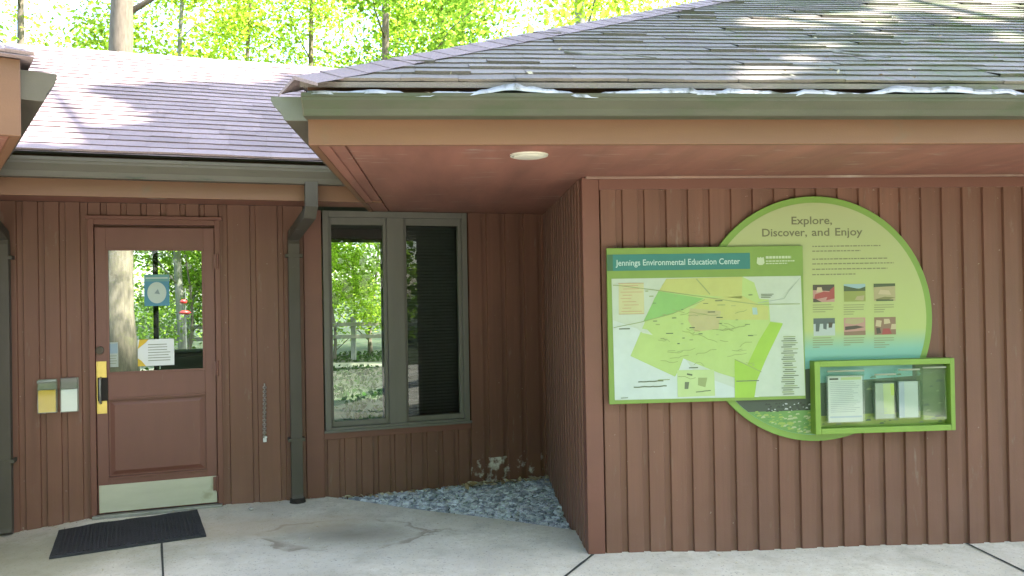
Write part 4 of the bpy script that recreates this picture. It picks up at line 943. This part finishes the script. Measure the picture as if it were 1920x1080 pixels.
# small pale stone by the door
p = gnd(470, 955, 0); mb = MB(); pebble(mb, (p.x, p.y, gz(p.x, p.y)+.014), .024, .8, .9)
tag(obj('stone', mb, flat('palestone', (.5, .5, .46)), bevel=.004), 'small pale stone on the concrete right of the door', 'stone')
# ------------------------------------------------------------------ sun
SUN = Vector((.50, -.14, .85)).normalized()
# ------------------------------------------------------------------ trees
def trunk_mb(h, r, seed, lean=(0, 0), limbs=7, hb=.35, br=2.6, ):
    rnd = random.Random(seed); mb = MB(); pts = []; rads = []
    n = 12
    for i in range(n+1):
        t = i/n; pts.append((lean[0]*t*h+.12*math.sin(t*5+seed), lean[1]*t*h+.12*math.cos(t*4+seed*2), h*t)); rads.append(r*(1-.8*t)*(1.35 if i == 0 else 1))
    mb.tube(pts, rads, 12); ends = []
    for k in range(limbs):
        t = hb+(1-hb)*k/limbs; i = int(t*n); b0 = Vector(pts[i]); a = k*2.4+rnd.random(); L = br*(1.15-t*.6)*rnd.uniform(.8, 1.2); q = [b0]; rr_ = [rads[i]*.3]
        for j in range(1, 5): q.append(b0+Vector((math.cos(a+j*.1)*L*j/4, math.sin(a+j*.1)*L*j/4, L*(.2*j)+rnd.uniform(-.1, .1)))); rr_.append(rads[i]*.28*(1-j*.2))
        mb.tube(q, rr_, 6); ends.append(q)
    return mb, ends, Vector(pts[-1])
def crown_pts(ends, top, nleaf, spread, rnd):
    cl_ = [tuple(top)]
    for q in ends:
        for j in (2, 3, 4): cl_.append(tuple(q[j]+Vector((rnd.normal(0, .35), rnd.normal(0, .35), rnd.normal(0, .3)))))
    cl_ = np.array(cl_); idx = rnd.integers(0, len(cl_), nleaf); g = rnd.normal(size=(nleaf, 3)); g /= np.linalg.norm(g, axis=1)[:, None]
    return cl_[idx]+g*(rnd.random(nleaf)**.5)[:, None]*np.array([spread, spread, spread*.6])*(.6+.8*rnd.random(len(cl_)))[idx][:, None]
protos = {}
def tree_proto(key, h, r, seed, nleaf, spread, leafsize, limbs, hb, br, lean=(0, 0)):
    tb, ends, top = trunk_mb(h, r, seed, lean, limbs, hb, br); rnd = np.random.default_rng(seed)
    C = crown_pts(ends, top, nleaf, spread, rnd)
    if key == 'big':          # leaves cut along the sun line so the trunk is sunlit
        S_ = np.array((.50, -.14, .85)); S_ /= np.linalg.norm(S_); tt = C[:, 0]*S_[0]+C[:, 1]*S_[1]; tt /= (S_[0]**2+S_[1]**2); Q = C-tt[:, None]*S_
        near = np.hypot(Q[:, 0]-.05*Q[:, 2], Q[:, 1]) < .75; C = C[~(near & (tt > 0) & (Q[:, 2] > .5) & (Q[:, 2] < 11))]
    me = npmesh('crown', leaves(C, leafsize, .4), 4, None)
    protos[key] = (tb, me)
def tree(key, x, y, rz, scale, leaf, bark, label, group=None, name='broadleaf_tree'):
    tb, me = protos[key]; t = thing(name, label, 'tree', Matrix.Translation((x, y, -.16)) @ Matrix.Rotation(rz, 4, 'Z') @ Matrix.Scale(scale, 4), (0, 0, 0), group)
    W = REG[t.name]
    ck_ = 'tr_'+key
    if ck_ not in protos:
        o = obj('trunk', tb, bark, t, W, org=(0, 0, 0), smooth=True); protos[ck_] = o.data
    else:
        o = bpy.data.objects.new('trunk', protos[ck_]); COL.objects.link(o); place(o, W, t)
    o.material_slots[0].link = 'OBJECT'; o.material_slots[0].material = bark
    c = bpy.data.objects.new('crown', me); COL.objects.link(c); place(c, W, t)
    c.material_slots[0].link = 'OBJECT'; c.material_slots[0].material = leaf
    return t
tree_proto('big', 17, .31, 3, 20000, 1.6, .115, 12, .46, 4.2, (.05, 0))
tree_proto('mid', 13, .16, 5, 14000, 1.25, .105, 10, .22, 3.0)
tree_proto('slim', 11, .10, 9, 11500, 1.0, .10, 10, .16, 2.4)
tree_proto('bush', 3.4, .05, 13, 8000, .75, .09, 8, .10, 1.4)
def at(px, Y): return (px-960)/FPX*Y
LL, LMi, LD = M['leaf_light'], M['leaf_mid'], M['leaf_dark']
tree('big', at(211, 16.5), 16.5, 0, 1.05, LMi, M['bark'], 'thick sunlit trunk rising behind the ridge at the upper left')
specs = [('slim', 345, 20, 1.0, 1.1, LL, 'bark_grey', 'thin tree just right of the thick sunlit trunk'),
 ('mid', 600, 24, 2.2, 1.0, LL, 'bark', 'slender tree above the sunlit roof where it meets the hipped roof'),
 ('mid', 732, 19, 4.0, 1.0, LMi, 'bark', 'slender forked tree over the start of the hip edge'),
 ('slim', 750, 26, .3, 1.2, LL, 'bark', 'thin dark stem just right of the forked tree over the hip edge'),
 ('slim', 842, 21, 5.0, 1.1, LMi, 'bark', 'left stem of the close pair of trees over the middle of the hip edge'),
 ('mid', 882, 23, 3.1, .95, LL, 'bark', 'right, branching tree of the close pair over the middle of the hip edge'),
 ('mid', 1104, 17, 3.4, 1.1, LL, 'bark_grey', 'pale grey trunk standing nearest the upper part of the hip edge'),
 ('mid', 60, 22, 2.9, 1.1, LMi, 'bark', 'leafy tree left of the thick trunk at the upper left corner'),
 ('slim', 470, 23.5, .9, 1.15, LL, 'bark', 'bright leafy tree above the middle of the sunlit ridge')]
for key, px, Y, rz, s_, lf_, bk, lab in specs: tree(key, at(px, Y), Y, rz, s_, lf_, M[bk], lab)
for k, (px, Y, s_, lab) in enumerate([(620, 21.5, .9, 'bright green shrub seen through the left window pane'), (350, 20.5, 1.0, 'green shrub seen through the right of the door glass'), (700, 24, 1.3, 'taller green shrub farther back in the left window pane'), (215, 22, 1.1, 'pale green shrub seen through the left of the door glass'), (450, 23, 1.2, 'green shrub behind the siding between door and window')]):
    tree('bush', at(px, Y), Y, k*1.3, s_, (LL, LMi)[k % 2], M['bark'], lab, 'shrubs behind the building', 'shrub')
# far woodland as one mass
rnd = np.random.default_rng(77); n = 90000
ncl = 420; cc = np.stack([rnd.uniform(-34, 22, ncl), rnd.uniform(24, 44, ncl), 0*rnd.random(ncl)], 1); cc[:, 2] = rnd.uniform(.3, 19, ncl); 
idx = rnd.integers(0, ncl, n); C = cc[idx]+rnd.normal(size=(n, 3))*np.array([1.1, 1.1, .8])*(.5+rnd.random(ncl))[idx][:, None]
C = C[C[:, 2] > -.1]
me = npmesh('woodland', leaves(C, .165, .3), 4, LL); o = bpy.data.objects.new('woodland', me); COL.objects.link(o); struct(o, 'stuff')
ncl = 520; cc = np.stack([rnd.uniform(-34, 34, ncl), rnd.uniform(-30, -10, ncl), rnd.uniform(.3, 17, ncl)], 1); idx = rnd.integers(0, ncl, 60000)  # unseen woods behind the camera, added to keep low sky light off the walls
C = cc[idx]+rnd.normal(size=(60000, 3))*np.array([1.3, 1.3, 1.0]); C = C[C[:, 2] > -.1]
me = npmesh('woodland', leaves(C, .36, .3), 4, LMi); o = bpy.data.objects.new('woodland', me); COL.objects.link(o); struct(o, 'stuff')
# low undergrowth on the lawn behind
n = 30000; C = np.stack([rnd.uniform(-22, 14, n), rnd.uniform(10.2, 24, n), rnd.uniform(-.16, -.06, n)], 1)
C = C[(C[:, 1] < 19.2) | (C[:, 1] > 20.8)]
me = npmesh('grass', leaves(C, .09, .0), 4, M['grass']); o = bpy.data.objects.new('grass', me); COL.objects.link(o); struct(o, 'stuff')
# split rail fence behind
FN = thing('rail_fence', 'pale two-rail wooden fence beyond the lawn, seen through the door glass', 'fence', FI, (at(300, 21.5), 21.5, -.15))
for k, x in enumerate(np.arange(-13, 0, 2.2)):
    obj('post', MB().box(x-.06, x+.06, 21.45, 21.57, -.15, 1.0), M['bark_grey'], FN, bevel=.01)
for z in (.48, .80): obj('rail', MB().box(-13.2, -1.8, 21.40, 21.448, z-.05, z+.05), M['path'], FN, bevel=.01)
FD = thing('bird_feeder', 'small red feeder on a thin pole seen through the door glass', 'feeder', FI, (at(346, 13.5), 13.5, -.15))
fx = at(346, 13.5); fz = CAM.z+ray(346, 586).z*13.5
redm = paint('red_plastic', (.55, .04, .04), .4, .1)
obj('dish', MB().tube([(fx, 13.5, fz-.03), (fx, 13.5, fz), (fx, 13.5, fz+.03)], [.06, .10, .05], 14), redm, FD, smooth=True)
obj('top', MB().tube([(fx-.02, 13.5, fz+.15), (fx-.02, 13.5, fz+.19), (fx-.02, 13.5, fz+.22)], [.05, .06, .02], 12), redm, FD, smooth=True)
obj('pole', MB().tube([(fx, 13.53, -.15), (fx, 13.53, fz+.4)], .008, 6), M['steel'], FD)
# --- unseen shade trees added to block the sun; gaps cut to light the roofs
def hit(P, frame_a, d0, z0):
    """follow the sun ray from points P down to a roof plane; returns px, py of the landing points and frame coords"""
    ca, sa = math.cos(frame_a), math.sin(frame_a); dP = -sa*P[:, 0]+ca*P[:, 1]; dS = -sa*SUN.x+ca*SUN.y
    t = (P[:, 2]-z0-K*(dP-d0))/(SUN.z-K*dS); Q = P-t[:, None]*np.array(SUN)[None]
    rel = Q-np.array(CAM); y = rel@np.array(_f); px = 960+FPX*(rel@np.array(_r))/y; py = 540-FPX*(rel@np.array(_u))/y
    return px, py, Q, -sa*Q[:, 0]+ca*Q[:, 1], ca*Q[:, 0]+sa*Q[:, 1]
def ell(px, py, cx, cy, rx, ry): return ((px-cx)/rx)**2+((py-cy)/ry)**2 < 1
def lit_mid(px, py, Q, d, s):
    wob = 9*np.sin(px/23.+2)+6*np.sin(px/9.)+4*np.sin(px/5.3+1)
    m = (py < 150+wob-.02*px*0) & (px > -250) & (px < 760)
    m |= ell(px, py, 105, 212, 120, 26+wob*.3) | ell(px, py, 230, 222, 70, 7) | ell(px, py, 120, 268, 60, 9) | ell(px, py, 40, 255, 50, 20) | ell(px, py, 80, 165, 60, 30)
    m &= ~ell(px, py, 560, 140, 40, 9)
    return m & (d > 5.3) & (d < 12.5)
def lit_right(px, py, Q, d, s):
    px = px+8*np.sin(py*.9)+5*np.sin(px*.31); m = ell(px, py, 1425, 143, 55, 22) | ell(px, py, 1500, 121, 69, 11) | ell(px, py, 1480, 100, 46, 9) | ell(px, py, 1545, 88, 46, 9) | ell(px, py, 1470, 42, 103, 13) | ell(px, py, 1600, 38, 92, 15) | ell(px, py, 1720, 8, 103, 16) | ell(px, py, 1850, 18, 86, 34) | ell(px, py, 1885, 76, 48, 15) | ell(px, py, 1735, 78, 18, 7) | ell(px, py, 1800, 140, 10, 5) | ell(px, py, 1650, 60, 34, 9)
    return m & (d > 3.5) & (d < 8)
def shade_crown(cx, cy, cz, rx, ry, rz_, n, rnd, size):
    g = rnd.normal(size=(n, 3)); g /= np.linalg.norm(g, axis=1)[:, None]; C = g*(rnd.random(n)**(1/2.6))[:, None]*np.array([rx, ry, rz_])+np.array([cx, cy, cz])
    k = np.ones(n, bool)
    for ox_, oy_ in ((0, 0), (.24, 0), (-.24, 0), (0, .24), (0, -.24)):
        O = C+np.array([ox_, oy_, 0]); px, py, Q, d, s = hit(O, aM, md0, mzr); k &= ~lit_mid(px, py, Q, d, s)
        q = .45; px, py, Q, d, s = hit(C+np.array([ox_*q, oy_*q, 0]), aR, rd0, rz0); k &= ~lit_right(px, py, Q, d, s)
    G = C-C[:, 2:]/SUN.z*np.array(SUN)[None]; k &= G[:, 1] > 2.4+.5*np.sin(G[:, 0]*1.7)+.4*rnd.random(n)
    return leaves(C[k], size, 1.2)
off = SUN*(13.0/SUN.z)
for k, (gx, gy, rx, ry, n, tx, ty, lab) in enumerate([(-.6, 5.0, 5.2, 6.0, 42000, 11.5, 1.5, 'tall unseen shade tree added right of the building, nearer the front'), (3.8, 5.6, 4.6, 6.0, 36000, 13.5, 9, 'tall unseen shade tree added right of the building, farther back'), (-4.2, 4.6, 3.6, 5.0, 24000, 10.6, -3.5, 'tall unseen shade tree added right of the building, by the forecourt')]):
    c = Vector((gx, gy, 1.5))+off; rnd = np.random.default_rng(500+k)
    t = thing('added_shade_tree', lab, 'tree', FI, (tx, ty, -.16))
    V = shade_crown(c.x, c.y, c.z, rx, ry, 2.4, n, rnd, .30)-np.array([tx, ty, -.16])
    me = npmesh('crown', V, 4, LD); o = bpy.data.objects.new('crown', me); COL.objects.link(o); place(o, REG[t.name].copy(), t)
    mb = MB(); p0 = Vector((tx, ty, -.16)); mb.tube([p0, p0+(c-p0)*.15+Vector((0, 0, 3.5)), p0+(c-p0)*.45+Vector((0, 0, 2.5)), c], [.38, .30, .24, .10], 12)
    for j in range(6):
        a_ = j*1.05; b0 = p0+(c-p0)*.6+Vector((0, 0, 1.6)); e_ = c+Vector((math.cos(a_)*rx*.7, math.sin(a_)*ry*.7, random.uniform(-.8, .8))); mb.tube([b0, (b0+e_)/2+Vector((0, 0, .4)), e_], [.12, .08, .03], 7)
    obj('trunk', mb, M['bark'], t, FI, org=tuple(p0), smooth=True)
# trees across the forecourt, behind the viewer
for k, (x, y, key, lab) in enumerate([(-9, -13, 'big', 'broad tree across the forecourt, leftmost of its row'), (-2, -17, 'mid', 'slim tree across the forecourt, second from the left of its row'), (5, -15, 'big', 'broad tree across the forecourt, second from the right of its row'), (12, -18, 'mid', 'slim tree across the forecourt, rightmost of its row')]):
    tree(key, x, y, k*1.1, 1.0, LMi, M['bark'], lab, 'trees across the forecourt')
# ------------------------------------------------------------------ light, world, camera
w = bpy.data.worlds.new('World'); sc.world = w; w.use_nodes = True; n = w.node_tree; bg = n.nodes['Background']
sky = n.nodes.new('ShaderNodeTexSky'); sky.sky_type = 'NISHITA'; sky.sun_disc = False
sky.sun_elevation = math.asin(SUN.z); sky.sun_rotation = math.atan2(SUN.x, SUN.y); sky.air_density = 1.0; sky.dust_density = 2.0; sky.ozone_density = 1.0
n.links.new(sky.outputs[0], bg.inputs[0]); bg.inputs[1].default_value = .15
ld = bpy.data.lights.new('sun', 'SUN'); ld.energy = 4.2; ld.angle = math.radians(.5); ld.color = (1, .95, .86)
lo = bpy.data.objects.new('sun', ld); COL.objects.link(lo); lo.rotation_euler = SUN.to_track_quat('Z', 'Y').to_euler(); lo.location = (0, 0, 30)
cd = bpy.data.cameras.new('camera'); cam = bpy.data.objects.new('camera', cd); COL.objects.link(cam); sc.camera = cam
cd.sensor_width = 36; cd.lens = 36*FPX/1920; cd.clip_end = 1500; cd.clip_start = .05
Rm = Matrix((_r, _u, -_f)).transposed().to_4x4(); cam.matrix_world = Matrix.Translation(CAM) @ Rm
sc.view_settings.view_transform = 'Standard'; sc.view_settings.look = 'None'; sc.view_settings.gamma = 1; sc.view_settings.use_curve_mapping = False
sc.view_settings.exposure = 2.88
sc.cycles.max_bounces = 10; sc.cycles.transparent_max_bounces = 24; sc.cycles.diffuse_bounces = 5
